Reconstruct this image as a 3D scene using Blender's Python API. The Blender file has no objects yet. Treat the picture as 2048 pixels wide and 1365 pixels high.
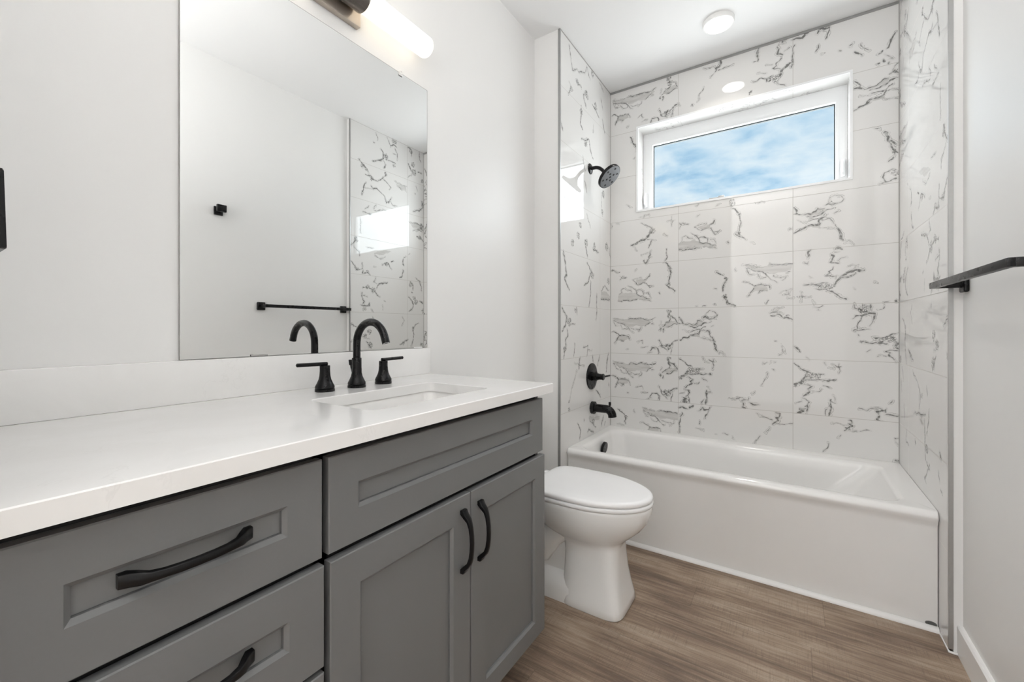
import bpy, bmesh, math, random
import numpy as np
from mathutils import Vector, Matrix

# ------------------------------------------------------------------ camera
SC = bpy.context.scene
COL = SC.collection
cam_data = bpy.data.cameras.new('camera')
cam_data.sensor_width = 36.0
cam_data.lens = 14.80
cam_data.shift_y = -0.0122
cam_data.clip_start = 0.01
cam = bpy.data.objects.new('camera', cam_data)
COL.objects.link(cam)
cam.location = (0.0, 0.0, 1.1188)
cam.rotation_euler = (math.pi / 2, 0.0, math.radians(33.541))
SC.camera = cam

# ------------------------------------------------------------------ view + light levels
SC.view_settings.view_transform = 'Standard'
SC.view_settings.look = 'None'
SC.view_settings.gamma = 1.0
SC.view_settings.use_curve_mapping = False
SC.view_settings.exposure = 0.24
SC.cycles.max_bounces = 12
SC.cycles.diffuse_bounces = 7
SC.cycles.glossy_bounces = 6
SC.cycles.transparent_max_bounces = 12
SC.cycles.caustics_reflective = False
SC.cycles.caustics_refractive = False
SC.cycles.sample_clamp_indirect = 40.0

SKY_RIM = 10.5          # added sky brightening outside the part the camera sees
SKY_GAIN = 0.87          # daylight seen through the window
HALL_FILL_POWER = 8.0       # added fill panel in the unseen hall, lighting the room from behind the camera
SIDE_FILL_POWER = 11.0   # added fill strip, out of view to the left, to lift the right wall
PUCK_POWER = 2.6        # round ceiling light over the tub
CEILING_FILL_POWER = 45.0      # added upward fill behind the camera, brightening the room by way of the ceiling
TUBE_GLOW = 1.02         # vanity light glass
PUCK_GLOW = 9.0


def build_world():
    w = bpy.data.worlds.new('sky'); SC.world = w
    w.use_nodes = True
    nt = w.node_tree; N = nt.nodes; Lk = nt.links
    N.clear()
    out = N.new('ShaderNodeOutputWorld'); bg = N.new('ShaderNodeBackground')
    tc = N.new('ShaderNodeTexCoord'); sep = N.new('ShaderNodeSeparateXYZ')
    Lk.new(tc.outputs['Generated'], sep.inputs[0])
    def m(op, a, b=None, c=None):
        n = N.new('ShaderNodeMath'); n.operation = op
        for i, v in enumerate((a, b, c)):
            if v is None: continue
            if isinstance(v, (int, float)): n.inputs[i].default_value = v
            else: Lk.new(v, n.inputs[i])
        return n.outputs[0]
    zz = m('ADD', m('MAXIMUM', sep.outputs[2], 0.0), 0.12)
    cx = m('DIVIDE', sep.outputs[0], zz); cy = m('DIVIDE', sep.outputs[1], zz)
    cmb = N.new('ShaderNodeCombineXYZ')
    Lk.new(cx, cmb.inputs[0]); Lk.new(cy, cmb.inputs[1])
    def noi(scale, det, rough, dist):
        n = N.new('ShaderNodeTexNoise'); n.inputs['Scale'].default_value = scale; n.inputs['Detail'].default_value = det
        n.inputs['Roughness'].default_value = rough; n.inputs['Distortion'].default_value = dist
        Lk.new(cmb.outputs[0], n.inputs['Vector']); return n.outputs[0]
    puff = m('SUBTRACT', 1.0, m('MULTIPLY', m('ABSOLUTE', m('SUBTRACT', noi(4.2, 5.0, 0.5, 0.25), 0.5)), 3.0))
    v = m('ADD', m('ADD', m('MULTIPLY', noi(3.4, 7.0, 0.56, 0.3), 0.50), m('MULTIPLY', noi(1.5, 3.0, 0.5, 0.2), 0.28)), m('MULTIPLY', puff, 0.17))
    cr = N.new('ShaderNodeValToRGB'); e = cr.color_ramp.elements
    e[0].position = 0.40; e[0].color = (0.30, 0.53, 0.77, 1)
    e[1].position = 0.62; e[1].color = (0.80, 0.90, 0.97, 1)
    a = e.new(0.47); a.color = (0.48, 0.69, 0.87, 1)
    b = e.new(0.54); b.color = (0.66, 0.81, 0.93, 1)
    Lk.new(v, cr.inputs[0])
    # sky stays dim only in the camera's window view; extra brightness is added all around
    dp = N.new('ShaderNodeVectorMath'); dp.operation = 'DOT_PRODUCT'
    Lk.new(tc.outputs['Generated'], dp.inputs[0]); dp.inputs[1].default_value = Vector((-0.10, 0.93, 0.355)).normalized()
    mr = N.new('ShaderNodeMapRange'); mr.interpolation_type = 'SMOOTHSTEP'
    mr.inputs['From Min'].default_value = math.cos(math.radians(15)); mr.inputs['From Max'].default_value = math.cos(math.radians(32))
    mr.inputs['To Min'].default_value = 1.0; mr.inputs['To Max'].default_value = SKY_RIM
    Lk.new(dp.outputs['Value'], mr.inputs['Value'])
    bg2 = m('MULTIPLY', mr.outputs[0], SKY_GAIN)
    hz = N.new('ShaderNodeMapRange'); hz.inputs['From Min'].default_value = -0.02; hz.inputs['From Max'].default_value = 0.05
    Lk.new(sep.outputs[2], hz.inputs['Value'])
    mixc = N.new('ShaderNodeMix'); mixc.data_type = 'RGBA'
    Lk.new(hz.outputs[0], mixc.inputs[0]); mixc.inputs[6].default_value = (0.60, 0.60, 0.59, 1); Lk.new(cr.outputs[0], mixc.inputs[7])
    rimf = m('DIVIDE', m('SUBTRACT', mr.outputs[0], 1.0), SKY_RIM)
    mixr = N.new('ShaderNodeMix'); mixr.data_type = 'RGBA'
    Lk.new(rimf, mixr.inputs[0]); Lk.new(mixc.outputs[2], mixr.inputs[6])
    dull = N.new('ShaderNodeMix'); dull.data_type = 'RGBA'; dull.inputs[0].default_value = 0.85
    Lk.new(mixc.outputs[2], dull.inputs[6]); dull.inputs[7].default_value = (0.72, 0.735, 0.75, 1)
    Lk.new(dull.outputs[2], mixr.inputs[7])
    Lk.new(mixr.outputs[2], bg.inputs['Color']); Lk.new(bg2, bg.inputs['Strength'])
    Lk.new(bg.outputs[0], out.inputs[0])
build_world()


def area_light(name, loc, rot, sx, sy, power, color, shape='RECTANGLE', portal=False):
    d = bpy.data.lights.new(name, 'AREA'); d.shape = shape
    d.size = sx
    if shape == 'RECTANGLE': d.size_y = sy
    d.energy = power; d.color = color
    if portal: d.cycles.is_portal = True
    o = bpy.data.objects.new(name, d); COL.objects.link(o)
    o.location = loc; o.rotation_euler = rot
    return o

area_light('window_daylight_portal', (-0.301, 3.03, 2.165), (-math.pi / 2, 0, 0), 1.02, 0.46, 0.0, (1, 1, 1), portal=True)
area_light('hall_fill', (-0.05, -1.46, 1.05), (math.pi / 2, 0, 0), 2.1, 2.0, HALL_FILL_POWER, (0.99, 0.99, 1.0))  # unseen fill lamp, added for frontal light
area_light('hall_side_fill', (-0.94, -1.40, 1.10), (math.pi / 2, 0, -math.radians(20)), 0.26, 1.9, SIDE_FILL_POWER, (0.99, 0.99, 1.0))  # unseen fill lamp, added for the right wall, its reflection kept hidden
area_light('ceiling_bounce_fill', (-0.38, -0.50, 1.75), (math.pi, 0, 0), 0.6, 0.6, CEILING_FILL_POWER, (0.98, 0.99, 1.0))  # unseen fill lamp facing up, added to brighten the ceiling
tl = area_light('tub_ceiling_lamp', (-0.325, 2.495, 2.7405), (0, 0, 0), 0.13, 0.13, PUCK_POWER, (1.0, 0.96, 0.90), shape='DISK')
tl.data.spread = math.radians(118)

# ------------------------------------------------------------------ main measures (metres)
X_L = -1.2197        # vanity wall
X_R = 0.4897         # right wall
X_TL, X_TR = -1.057, 0.4544    # tile faces of the tub alcove
Y_B = 2.8418         # tiled back wall
Y_JL, Y_JR = 2.074, 2.050      # front edges of the alcove side walls
Z_C = 2.768
Z_CT = 0.9402        # countertop
Z_RIM = 0.441        # tub rim


# ------------------------------------------------------------------ node helpers
def new_mat(name):
    m = bpy.data.materials.new(name); m.use_nodes = True
    nt = m.node_tree
    p = nt.nodes['Principled BSDF']
    return m, nt, p

class NB:
    def __init__(s, nt): s.nt = nt
    def n(s, t, **k):
        nd = s.nt.nodes.new(t)
        for a, v in k.items(): setattr(nd, a, v)
        return nd
    def put(s, sock, v):
        if isinstance(v, bpy.types.NodeSocket): s.nt.links.new(v, sock)
        else: sock.default_value = v
    def math(s, op, a, b=None, c=None, clamp=False):
        nd = s.n('ShaderNodeMath', operation=op, use_clamp=clamp)
        for i, v in enumerate((a, b, c)):
            if v is not None: s.put(nd.inputs[i], v)
        return nd.outputs[0]
    def smooth(s, v, a, b, lo=0.0, hi=1.0):
        nd = s.n('ShaderNodeMapRange', interpolation_type='SMOOTHSTEP')
        s.put(nd.inputs['Value'], v)
        nd.inputs['From Min'].default_value = a; nd.inputs['From Max'].default_value = b
        nd.inputs['To Min'].default_value = lo; nd.inputs['To Max'].default_value = hi
        return nd.outputs[0]
    def noise(s, vec, scale, detail=2.0, rough=0.5, dist=0.0):
        nd = s.n('ShaderNodeTexNoise')
        if vec is not None: s.put(nd.inputs['Vector'], vec)
        nd.inputs['Scale'].default_value = scale; nd.inputs['Detail'].default_value = detail
        nd.inputs['Roughness'].default_value = rough; nd.inputs['Distortion'].default_value = dist
        return nd.outputs[0]
    def mix(s, f, a, b):
        nd = s.n('ShaderNodeMix', data_type='RGBA')
        s.put(nd.inputs[0], f); s.put(nd.inputs[6], a); s.put(nd.inputs[7], b)
        return nd.outputs[2]
    def ramp(s, v, stops):
        nd = s.n('ShaderNodeValToRGB'); e = nd.color_ramp.elements
        e[0].position, e[0].color = stops[0][0], stops[0][1] + (1,)
        e[1].position, e[1].color = stops[-1][0], stops[-1][1] + (1,)
        for p, c in stops[1:-1]:
            q = e.new(p); q.color = c + (1,)
        s.put(nd.inputs[0], v)
        return nd.outputs[0]
    def pos(s): return s.n('ShaderNodeNewGeometry').outputs['Position']
    def obj(s): return s.n('ShaderNodeTexCoord').outputs['Object']
    def scale(s, vec, v3):
        nd = s.n('ShaderNodeVectorMath', operation='MULTIPLY')
        s.put(nd.inputs[0], vec); nd.inputs[1].default_value = v3
        return nd.outputs[0]
    def xyz(s, vec):
        nd = s.n('ShaderNodeSeparateXYZ'); s.put(nd.inputs[0], vec); return nd.outputs
    def comb(s, x, y, z):
        nd = s.n('ShaderNodeCombineXYZ')
        for i, v in enumerate((x, y, z)): s.put(nd.inputs[i], v)
        return nd.outputs[0]
    def bump(s, h, strength, dist):
        nd = s.n('ShaderNodeBump'); nd.inputs['Strength'].default_value = strength
        nd.inputs['Distance'].default_value = dist; s.put(nd.inputs['Height'], h)
        return nd.outputs[0]


def plain(name, col, rough, metal=0.0, var=0.03, nscale=14.0, bump=0.0, bscale=60.0, coat=0.0, ior=None, spec=None):
    m, nt, p = new_mat(name); b = NB(nt)
    c = tuple(col)
    n = b.noise(b.obj(), nscale, 3.0)
    lo = tuple(max(0, x * (1 - var)) for x in c) + (1,); hi = tuple(min(1, x * (1 + var)) for x in c) + (1,)
    b.put(p.inputs['Base Color'], b.mix(n, lo, hi))
    b.put(p.inputs['Roughness'], b.smooth(n, 0.2, 0.8, rough * 0.93, rough * 1.07))
    p.inputs['Metallic'].default_value = metal
    if coat: p.inputs['Coat Weight'].default_value = coat; p.inputs['Coat Roughness'].default_value = 0.03
    if ior: p.inputs['IOR'].default_value = ior
    if spec is not None: p.inputs['Specular IOR Level'].default_value = spec
    if bump: b.put(p.inputs['Normal'], b.bump(b.noise(b.obj(), bscale, 4.0), bump, 0.002))
    return m

PAINT = plain('wall_paint', (0.80, 0.795, 0.785), 0.42, var=0.012, nscale=3, bump=0.10, bscale=34)
CEIL = plain('ceiling_paint', (0.80, 0.80, 0.80), 0.7, var=0.01, nscale=3, bump=0.08, bscale=40)
TRIMP = plain('trim_paint', (0.84, 0.835, 0.825), 0.30, var=0.01)
CAB = plain('cabinet_paint', (0.164, 0.166, 0.168), 0.42, var=0.03, nscale=220)
CARC = plain('cabinet_shadow_edge', (0.012, 0.012, 0.012), 0.7)  # near-black colour stands in for the shade in the cabinet gaps
BLACK = plain('matte_black_metal', (0.004, 0.004, 0.0045), 0.28, var=0.1, nscale=40, spec=0.28)
PULLM = plain('black_pull_metal', (0.0035, 0.0035, 0.004), 0.30, var=0.1, nscale=40, spec=0.28)
FACE = plain('spray_face_grey', (0.17, 0.178, 0.19), 0.38, var=0.06, nscale=60)
RUBBER = plain('nozzle_rubber', (0.006, 0.006, 0.006), 0.6)
PORC = plain('porcelain', (0.83, 0.83, 0.82), 0.07, var=0.01, coat=0.3)
LIDM = plain('seat_plastic', (0.86, 0.86, 0.865), 0.16, var=0.005)
ACRY = plain('tub_acrylic', (0.80, 0.793, 0.782), 0.13, var=0.012, nscale=5, coat=0.2)
SINKM = plain('sink_porcelain', (0.82, 0.81, 0.795), 0.08, var=0.01)
VINYL = plain('window_vinyl', (0.84, 0.85, 0.86), 0.3, var=0.01)
GASK = plain('dark_gasket', (0.03, 0.045, 0.05), 0.5)
STEEL = plain('brushed_edge_metal', (0.42, 0.42, 0.415), 0.36, metal=0.85, var=0.06, nscale=90)
GUN = plain('gunmetal', (0.17, 0.15, 0.135), 0.26, metal=0.9, var=0.05, nscale=120)
NICKEL = plain('backplate_metal', (0.52, 0.46, 0.40), 0.30, metal=0.8, var=0.04, nscale=90)
DARKGREY = plain('dark_recess', (0.12, 0.125, 0.12), 0.35)
CAULK = plain('grey_caulk', (0.36, 0.35, 0.34), 0.6)
CLEAR = plain('clear_plastic', (0.85, 0.84, 0.83), 0.1, spec=0.8)
CHROME = plain('drain_chrome', (0.6, 0.6, 0.6), 0.12, metal=1.0)
CONC = plain('hall_paint', (0.78, 0.77, 0.75), 0.6)


def emissive(name, col, strength, base=(0.9, 0.88, 0.85)):
    m, nt, p = new_mat(name); b = NB(nt)
    n = b.noise(b.obj(), 8.0, 2.0)
    b.put(p.inputs['Base Color'], b.mix(n, base + (1,), tuple(x * 0.98 for x in base) + (1,)))
    p.inputs['Roughness'].default_value = 0.3
    b.put(p.inputs['Emission Color'], col + (1,))
    b.put(p.inputs['Emission Strength'], b.smooth(n, 0.0, 1.0, strength * 0.97, strength * 1.03))
    return m
TUBEG = emissive('lit_opal_glass', (1.0, 0.89, 0.73), TUBE_GLOW)
LENS = emissive('lit_lens', (1.0, 0.96, 0.90), PUCK_GLOW)


def mirror_mat():
    m, nt, p = new_mat('silvered_glass'); b = NB(nt)
    n = b.noise(b.obj(), 2.0, 2.0)
    b.put(p.inputs['Base Color'], b.mix(n, (0.90, 0.91, 0.905, 1), (0.91, 0.92, 0.915, 1)))
    p.inputs['Metallic'].default_value = 1.0; p.inputs['Roughness'].default_value = 0.004
    return m
MIRR = mirror_mat()


def pane_mat():
    m, nt, p = new_mat('window_glass'); b = NB(nt)
    nt.nodes.remove(p)
    tr = b.n('ShaderNodeBsdfTransparent'); gl = b.n('ShaderNodeBsdfGlossy')
    n = b.noise(b.obj(), 3.0, 2.0)
    b.put(tr.inputs['Color'], b.mix(n, (0.96, 0.975, 0.975, 1), (0.97, 0.985, 0.985, 1)))
    gl.inputs['Roughness'].default_value = 0.01
    fr = b.n('ShaderNodeFresnel'); fr.inputs['IOR'].default_value = 1.45
    mx = b.n('ShaderNodeMixShader')
    geo = b.n('ShaderNodeNewGeometry')
    b.put(mx.inputs[0], b.math('MULTIPLY', fr.outputs[0], b.math('SUBTRACT', 1.0, geo.outputs['Backfacing']))); b.put(mx.inputs[1], tr.outputs[0]); b.put(mx.inputs[2], gl.outputs[0])
    b.put(nt.nodes['Material Output'].inputs[0], mx.outputs[0])
    return m
PANE = pane_mat()


def quartz_mat():
    m, nt, p = new_mat('white_quartz'); b = NB(nt)
    o = b.obj()
    w = b.noise(o, 6.0, 5.0, 0.6, 0.8)
    f = b.smooth(w, 0.40, 0.62)
    c = b.mix(f, (0.80, 0.792, 0.78, 1), (0.82, 0.813, 0.803, 1))
    v = b.noise(o, 3.2, 6.0, 0.62, 1.6)
    line = b.math('SUBTRACT', 1.0, b.smooth(b.math('ABSOLUTE', b.math('SUBTRACT', v, 0.5)), 0.0, 0.010))
    line = b.math('MULTIPLY', line, b.smooth(b.noise(o, 5.0, 2.0), 0.50, 0.66))
    c = b.mix(b.math('MULTIPLY', line, 0.14), c, (0.55, 0.54, 0.53, 1))
    b.put(p.inputs['Base Color'], c)
    p.inputs['Roughness'].default_value = 0.16
    return m
QUARTZ = quartz_mat()


def floor_mat():
    m, nt, p = new_mat('wood_plank_vinyl'); b = NB(nt)
    P = b.pos(); x, y, z = b.xyz(P)
    W, LEN = 0.154, 1.22
    r = b.math('DIVIDE', b.math('SUBTRACT', y, 1.809), W)
    row = b.math('FLOOR', r); fy = b.math('FRACT', r)
    wn = b.n('ShaderNodeTexWhiteNoise', noise_dimensions='1D'); b.put(wn.inputs['W'], b.math('ADD', row, 0.37))
    off = b.math('MULTIPLY', wn.outputs['Value'], LEN)
    is0 = b.math('COMPARE', row, 0.0, 0.1)       # the plank row in front of the tub ends beside the toilet
    off = b.math('ADD', b.math('MULTIPLY', off, b.math('SUBTRACT', 1.0, is0)), b.math('MULTIPLY', is0, 0.339))
    s = b.math('DIVIDE', b.math('ADD', x, off), LEN)
    seg = b.math('FLOOR', s); fx = b.math('FRACT', s)
    wn2 = b.n('ShaderNodeTexWhiteNoise', noise_dimensions='2D')
    b.put(wn2.inputs['Vector'], b.comb(row, seg, 0.0))
    rnd = wn2.outputs['Value']
    sh = b.comb(b.math('ADD', x, b.math('MULTIPLY', rnd, 7.3)), b.math('ADD', y, b.math('MULTIPLY', rnd, 3.1)), 0.0)
    g1 = b.noise(b.scale(sh, (2.6, 64.0, 1.0)), 1.0, 8.0, 0.74, 0.2)      # grain streaks
    g2 = b.noise(b.scale(sh, (20.0, 420.0, 1.0)), 1.0, 4.0, 0.7)           # fine fibres
    g3 = b.noise(b.scale(P, (1.3, 6.0, 1.0)), 1.0, 5.0, 0.6, 0.35)       # broad tone bands
    saw = b.noise(b.scale(sh, (300.0, 10.0, 1.0)), 1.0, 3.0, 0.6)          # cross-cut saw marks
    t = b.math('ADD', b.math('MULTIPLY', g1, 0.34), b.math('MULTIPLY', g3, 0.46))
    t = b.math('ADD', t, b.math('MULTIPLY', g2, 0.20))
    t = b.math('ADD', t, b.math('MULTIPLY', b.math('SUBTRACT', rnd, 0.5), 0.03))
    t = b.math('ADD', t, 0.018)
    c = b.ramp(t, [(0.38, (0.085, 0.054, 0.036)), (0.455, (0.165, 0.111, 0.077)), (0.51, (0.272, 0.192, 0.134)),
                   (0.56, (0.378, 0.288, 0.212)), (0.65, (0.50, 0.41, 0.322))])
    fine = b.smooth(g2, 0.50, 0.66)
    c = b.mix(b.math('MULTIPLY', fine, 0.50), c, (0.105, 0.073, 0.053, 1))
    lite = b.smooth(g2, 0.47, 0.36)
    c = b.mix(b.math('MULTIPLY', lite, 0.24), c, (0.50, 0.42, 0.345, 1))
    sm = b.math('MULTIPLY', b.smooth(saw, 0.50, 0.64), b.smooth(b.noise(b.scale(sh, (5.0, 22.0, 1.0)), 1.0, 3.0), 0.38, 0.62, 0.15, 1.0))
    c = b.mix(b.math('MULTIPLY', sm, 0.36), c, (0.125, 0.088, 0.066, 1))
    ey = b.math('MINIMUM', fy, b.math('SUBTRACT', 1.0, fy)); ex = b.math('MINIMUM', fx, b.math('SUBTRACT', 1.0, fx))
    sy = b.math('SUBTRACT', 1.0, b.smooth(ey, 0.002, 0.008)); sx = b.math('SUBTRACT', 1.0, b.smooth(ex, 0.0005, 0.0016))
    seam = b.math('MAXIMUM', sy, sx)
    c = b.mix(b.math('MULTIPLY', seam, 0.34), c, (0.06, 0.042, 0.03, 1))
    b.put(p.inputs['Base Color'], c)
    b.put(p.inputs['Roughness'], b.smooth(g2, 0.2, 0.8, 0.40, 0.55))
    b.put(p.inputs['Normal'], b.bump(b.math('SUBTRACT', b.math('MULTIPLY', g2, 0.5), seam), 0.18, 0.001))
    return m
FLOORM = floor_mat()


def marble_mat(name, axis, seam0, seamw, attrs=True):
    """White marble-look porcelain tile. axis: 0 = wall runs along x, 1 = along y."""
    m, nt, p = new_mat(name); b = NB(nt)
    P = b.pos(); xyz = b.xyz(P); u = xyz[axis]; z = xyz[2]
    nA = b.noise(P, 38.0, 4.0, 0.6); nB = b.noise(P, 150.0, 3.0, 0.6)
    base = b.mix(b.noise(P, 2.6, 3.0), (0.715, 0.708, 0.695, 1), (0.74, 0.733, 0.722, 1))
    dark = b.mix(b.noise(P, 60.0, 2.0), (0.055, 0.054, 0.052, 1), (0.15, 0.147, 0.14, 1))
    if attrs:
        at = lambda nme: b.n('ShaderNodeAttribute', attribute_name=nme).outputs['Fac']
        d = at('vein_d'); fl = at('vein_fill'); ck = at('vein_crackle')
        dd = b.math('ADD', d, b.math('MULTIPLY', b.math('SUBTRACT', nA, 0.5), 0.0045))
        dd = b.math('ADD', dd, b.math('MULTIPLY', b.math('SUBTRACT', nB, 0.5), 0.0040))
        ink = b.math('SUBTRACT', 1.0, b.smooth(dd, -0.0012, 0.0022))
        br = b.smooth(b.noise(P, 75.0, 3.0, 0.6), 0.36, 0.56, 0.42, 1.0)
        ink = b.math('MULTIPLY', ink, br)
        nE = b.noise(P, 55.0, 3.0, 0.6)
        echo = b.math('ABSOLUTE', b.math('SUBTRACT', b.math('ADD', d, b.math('MULTIPLY', b.math('SUBTRACT', nE, 0.5), 0.016)), 0.0058))
        echo = b.math('MULTIPLY', b.math('SUBTRACT', 1.0, b.smooth(echo, 0.0003, 0.0014)), b.smooth(b.noise(P, 24.0, 2.0), 0.46, 0.58))
        ink = b.math('MAXIMUM', ink, b.math('MULTIPLY', echo, 0.62))
        halo = b.math('MULTIPLY', b.math('SUBTRACT', 1.0, b.smooth(dd, 0.0, 0.010)), 0.13)
        vo = b.n('ShaderNodeTexVoronoi', feature='DISTANCE_TO_EDGE')
        wv = b.n('ShaderNodeVectorMath', operation='ADD'); b.put(wv.inputs[0], P)
        nv = b.n('ShaderNodeTexNoise'); nv.inputs['Scale'].default_value = 45.0; b.put(nv.inputs['Vector'], P)
        b.put(wv.inputs[1], b.scale(nv.outputs['Color'], (0.02, 0.02, 0.02)))
        b.put(vo.inputs['Vector'], wv.outputs[0]); vo.inputs['Scale'].default_value = 82.0
        ckm = b.smooth(b.math('ADD', ck, b.math('MULTIPLY', b.math('SUBTRACT', nA, 0.5), 0.9)), 0.35, 0.62)
        lines = b.math('SUBTRACT', 1.0, b.smooth(vo.outputs['Distance'], 0.035, 0.15))
        cr = b.math('MULTIPLY', ckm, b.math('ADD', b.math('MULTIPLY', lines, 0.80), 0.16))
        cr = b.math('MULTIPLY', cr, br)
        flm = b.smooth(b.math('ADD', fl, b.math('MULTIPLY', b.math('SUBTRACT', nA, 0.5), 0.5)), 0.40, 0.60)
        str_ = b.noise(b.scale(P, (9, 9, 70)), 1.0, 3.0)
        flm = b.math('MULTIPLY', flm, b.smooth(str_, 0.30, 0.70, 0.32, 0.60))
        c = b.mix(flm, base, (0.40, 0.39, 0.375, 1))
        k = b.math('MAXIMUM', b.math('MAXIMUM', b.math('MULTIPLY', ink, 0.90), cr), halo)
        c = b.mix(k, c, dark)
    else:
        v = b.noise(P, 5.0, 6.0, 0.66, 1.2)
        ln = b.math('SUBTRACT', 1.0, b.smooth(b.math('ABSOLUTE', b.math('SUBTRACT', v, 0.52)), 0.002, 0.018))
        ln = b.math('MULTIPLY', ln, b.smooth(b.noise(P, 7.0, 3.0), 0.48, 0.60))
        c = b.mix(b.math('MULTIPLY', ln, 0.55), base, dark)
    # grout
    tz = b.math('DIVIDE', b.math('SUBTRACT', z, 0.038), 0.303)
    fz = b.math('FRACT', tz); ez = b.math('MULTIPLY', b.math('MINIMUM', fz, b.math('SUBTRACT', 1.0, fz)), 0.303)
    tu = b.math('DIVIDE', b.math('SUBTRACT', u, seam0), seamw)
    fu = b.math('FRACT', tu); eu = b.math('MULTIPLY', b.math('MINIMUM', fu, b.math('SUBTRACT', 1.0, fu)), seamw)
    e = b.math('MINIMUM', ez, eu)
    g = b.math('SUBTRACT', 1.0, b.smooth(e, 0.0006, 0.0015))
    c = b.mix(g, c, (0.42, 0.40, 0.375, 1))
    b.put(p.inputs['Base Color'], c)
    b.put(p.inputs['Roughness'], b.math('ADD', 0.022, b.math('MULTIPLY', g, 0.5)))
    p.inputs['IOR'].default_value = 1.58
    b.put(p.inputs['Normal'], b.bump(b.math('SUBTRACT', 0.0, g), 0.25, 0.001))
    return m


# ------------------------------------------------------------------ mesh helpers
def link(name, bm, mat, parent=None, smooth=False, angle=35.0, recalc=True):
    if recalc: bmesh.ops.recalc_face_normals(bm, faces=bm.faces[:])
    me = bpy.data.meshes.new(name); bm.to_mesh(me); bm.free()
    o = bpy.data.objects.new(name, me); COL.objects.link(o)
    me.materials.append(mat)
    if smooth:
        me.polygons.foreach_set('use_smooth', [True] * len(me.polygons))
        me.set_sharp_from_angle(angle=math.radians(angle))
    if parent is not None: o.parent = parent
    return o

def thing(name, label, cat, group=None):
    o = bpy.data.objects.new(name, None); COL.objects.link(o)
    o.empty_display_size = 0.05
    tag(o, label, cat, group); return o

def tag(o, label, cat, group=None):
    o['label'] = label; o['category'] = cat
    if group: o['group'] = group
    return o

def struct(o):
    o['kind'] = 'structure'; return o

def rebase(root, loc):
    """Put a thing's origin at loc (its base) and keep the parts where they are."""
    root.location = loc
    for c in root.children: c.location = c.location - Vector(loc)

def box(bm, x0, x1, y0, y1, z0, z1, bev=0.0, seg=2):
    r = bmesh.ops.create_cube(bm, size=1.0)
    vs = r['verts']
    for v in vs:
        v.co = Vector((x0 + (v.co.x + .5) * (x1 - x0), y0 + (v.co.y + .5) * (y1 - y0), z0 + (v.co.z + .5) * (z1 - z0)))
    if bev:
        es = set()
        for v in vs: es.update(v.link_edges)
        bmesh.ops.bevel(bm, geom=list(es), offset=bev, segments=seg, affect='EDGES', profile=0.5)

def boxo(name, mat, dims, parent=None, bev=0.0, seg=2):
    bm = bmesh.new(); box(bm, *dims, bev=bev, seg=seg)
    return link(name, bm, mat, parent, smooth=bev > 0)

def loft(bm, rings, cap0=True, cap1=True, closed=True):
    vr = [[bm.verts.new(p) for p in r] for r in rings]
    n = len(vr[0])
    for a, b in zip(vr[:-1], vr[1:]):
        for i in range(n if closed else n - 1):
            j = (i + 1) % n
            bm.faces.new((a[i], a[j], b[j], b[i]))
    if cap0: bm.faces.new(vr[0][::-1])
    if cap1: bm.faces.new(vr[-1])
    return vr

def frame_from(d):
    d = d.normalized()
    up = Vector((0, 0, 1)) if abs(d.z) < 0.9 else Vector((0, 1, 0))
    a = d.cross(up).normalized(); b = a.cross(d).normalized()
    return a, b

def tube(bm, pts, rad, n=16, caps=True):
    pts = [Vector(p) for p in pts]
    if not isinstance(rad, (list, tuple)): rad = [rad] * len(pts)
    a, b = frame_from(pts[1] - pts[0]); prev = (pts[1] - pts[0]).normalized()
    rings = []
    for i, p in enumerate(pts):
        if i == 0: d = pts[1] - pts[0]
        elif i == len(pts) - 1: d = pts[-1] - pts[-2]
        else: d = (pts[i + 1] - p).normalized() + (p - pts[i - 1]).normalized()
        d = d.normalized(); q = prev.rotation_difference(d)
        a = q @ a; b = q @ b; prev = d
        rings.append([p + a * (rad[i] * math.cos(2 * math.pi * k / n)) + b * (rad[i] * math.sin(2 * math.pi * k / n)) for k in range(n)])
    loft(bm, rings, caps, caps)

def lathe(bm, origin, axis, prof, n=40):
    """prof: list of (distance along axis, radius)."""
    o = Vector(origin); d = Vector(axis).normalized(); a, b = frame_from(d)
    rings = [[o + d * t + a * (r * math.cos(2 * math.pi * k / n)) + b * (r * math.sin(2 * math.pi * k / n)) for k in range(n)] for t, r in prof]
    loft(bm, rings, True, True)

def rrect(x0, x1, y0, y1, r, z, k=8):
    r = min(r, (x1 - x0) / 2 - 1e-5, (y1 - y0) / 2 - 1e-5)
    pts = []
    for cx, cy, a0 in ((x1 - r, y1 - r, 0), (x0 + r, y1 - r, 90), (x0 + r, y0 + r, 180), (x1 - r, y0 + r, 270)):
        for i in range(k + 1):
            a = math.radians(a0 + 90.0 * i / k)
            pts.append(Vector((cx + r * math.cos(a), cy + r * math.sin(a), z)))
    return pts

def ring_frame(bm, ox0, ox1, oz0, oz1, ix0, ix1, iz0, iz1, y0, y1):
    """rectangular picture-frame in the xz plane, thickness y0..y1"""
    O = [(ox0, oz0), (ox1, oz0), (ox1, oz1), (ox0, oz1)]; I = [(ix0, iz0), (ix1, iz0), (ix1, iz1), (ix0, iz1)]
    v = {}
    for nm, L, y in (('of', O, y0), ('if', I, y0), ('ob', O, y1), ('ib', I, y1)):
        v[nm] = [bm.verts.new((x, y, z)) for x, z in L]
    for i in range(4):
        j = (i + 1) % 4
        bm.faces.new((v['of'][i], v['of'][j], v['if'][j], v['if'][i]))
        bm.faces.new((v['ob'][j], v['ob'][i], v['ib'][i], v['ib'][j]))
        bm.faces.new((v['of'][j], v['of'][i], v['ob'][i], v['ob'][j]))
        bm.faces.new((v['if'][i], v['if'][j], v['ib'][j], v['ib'][i]))

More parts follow.
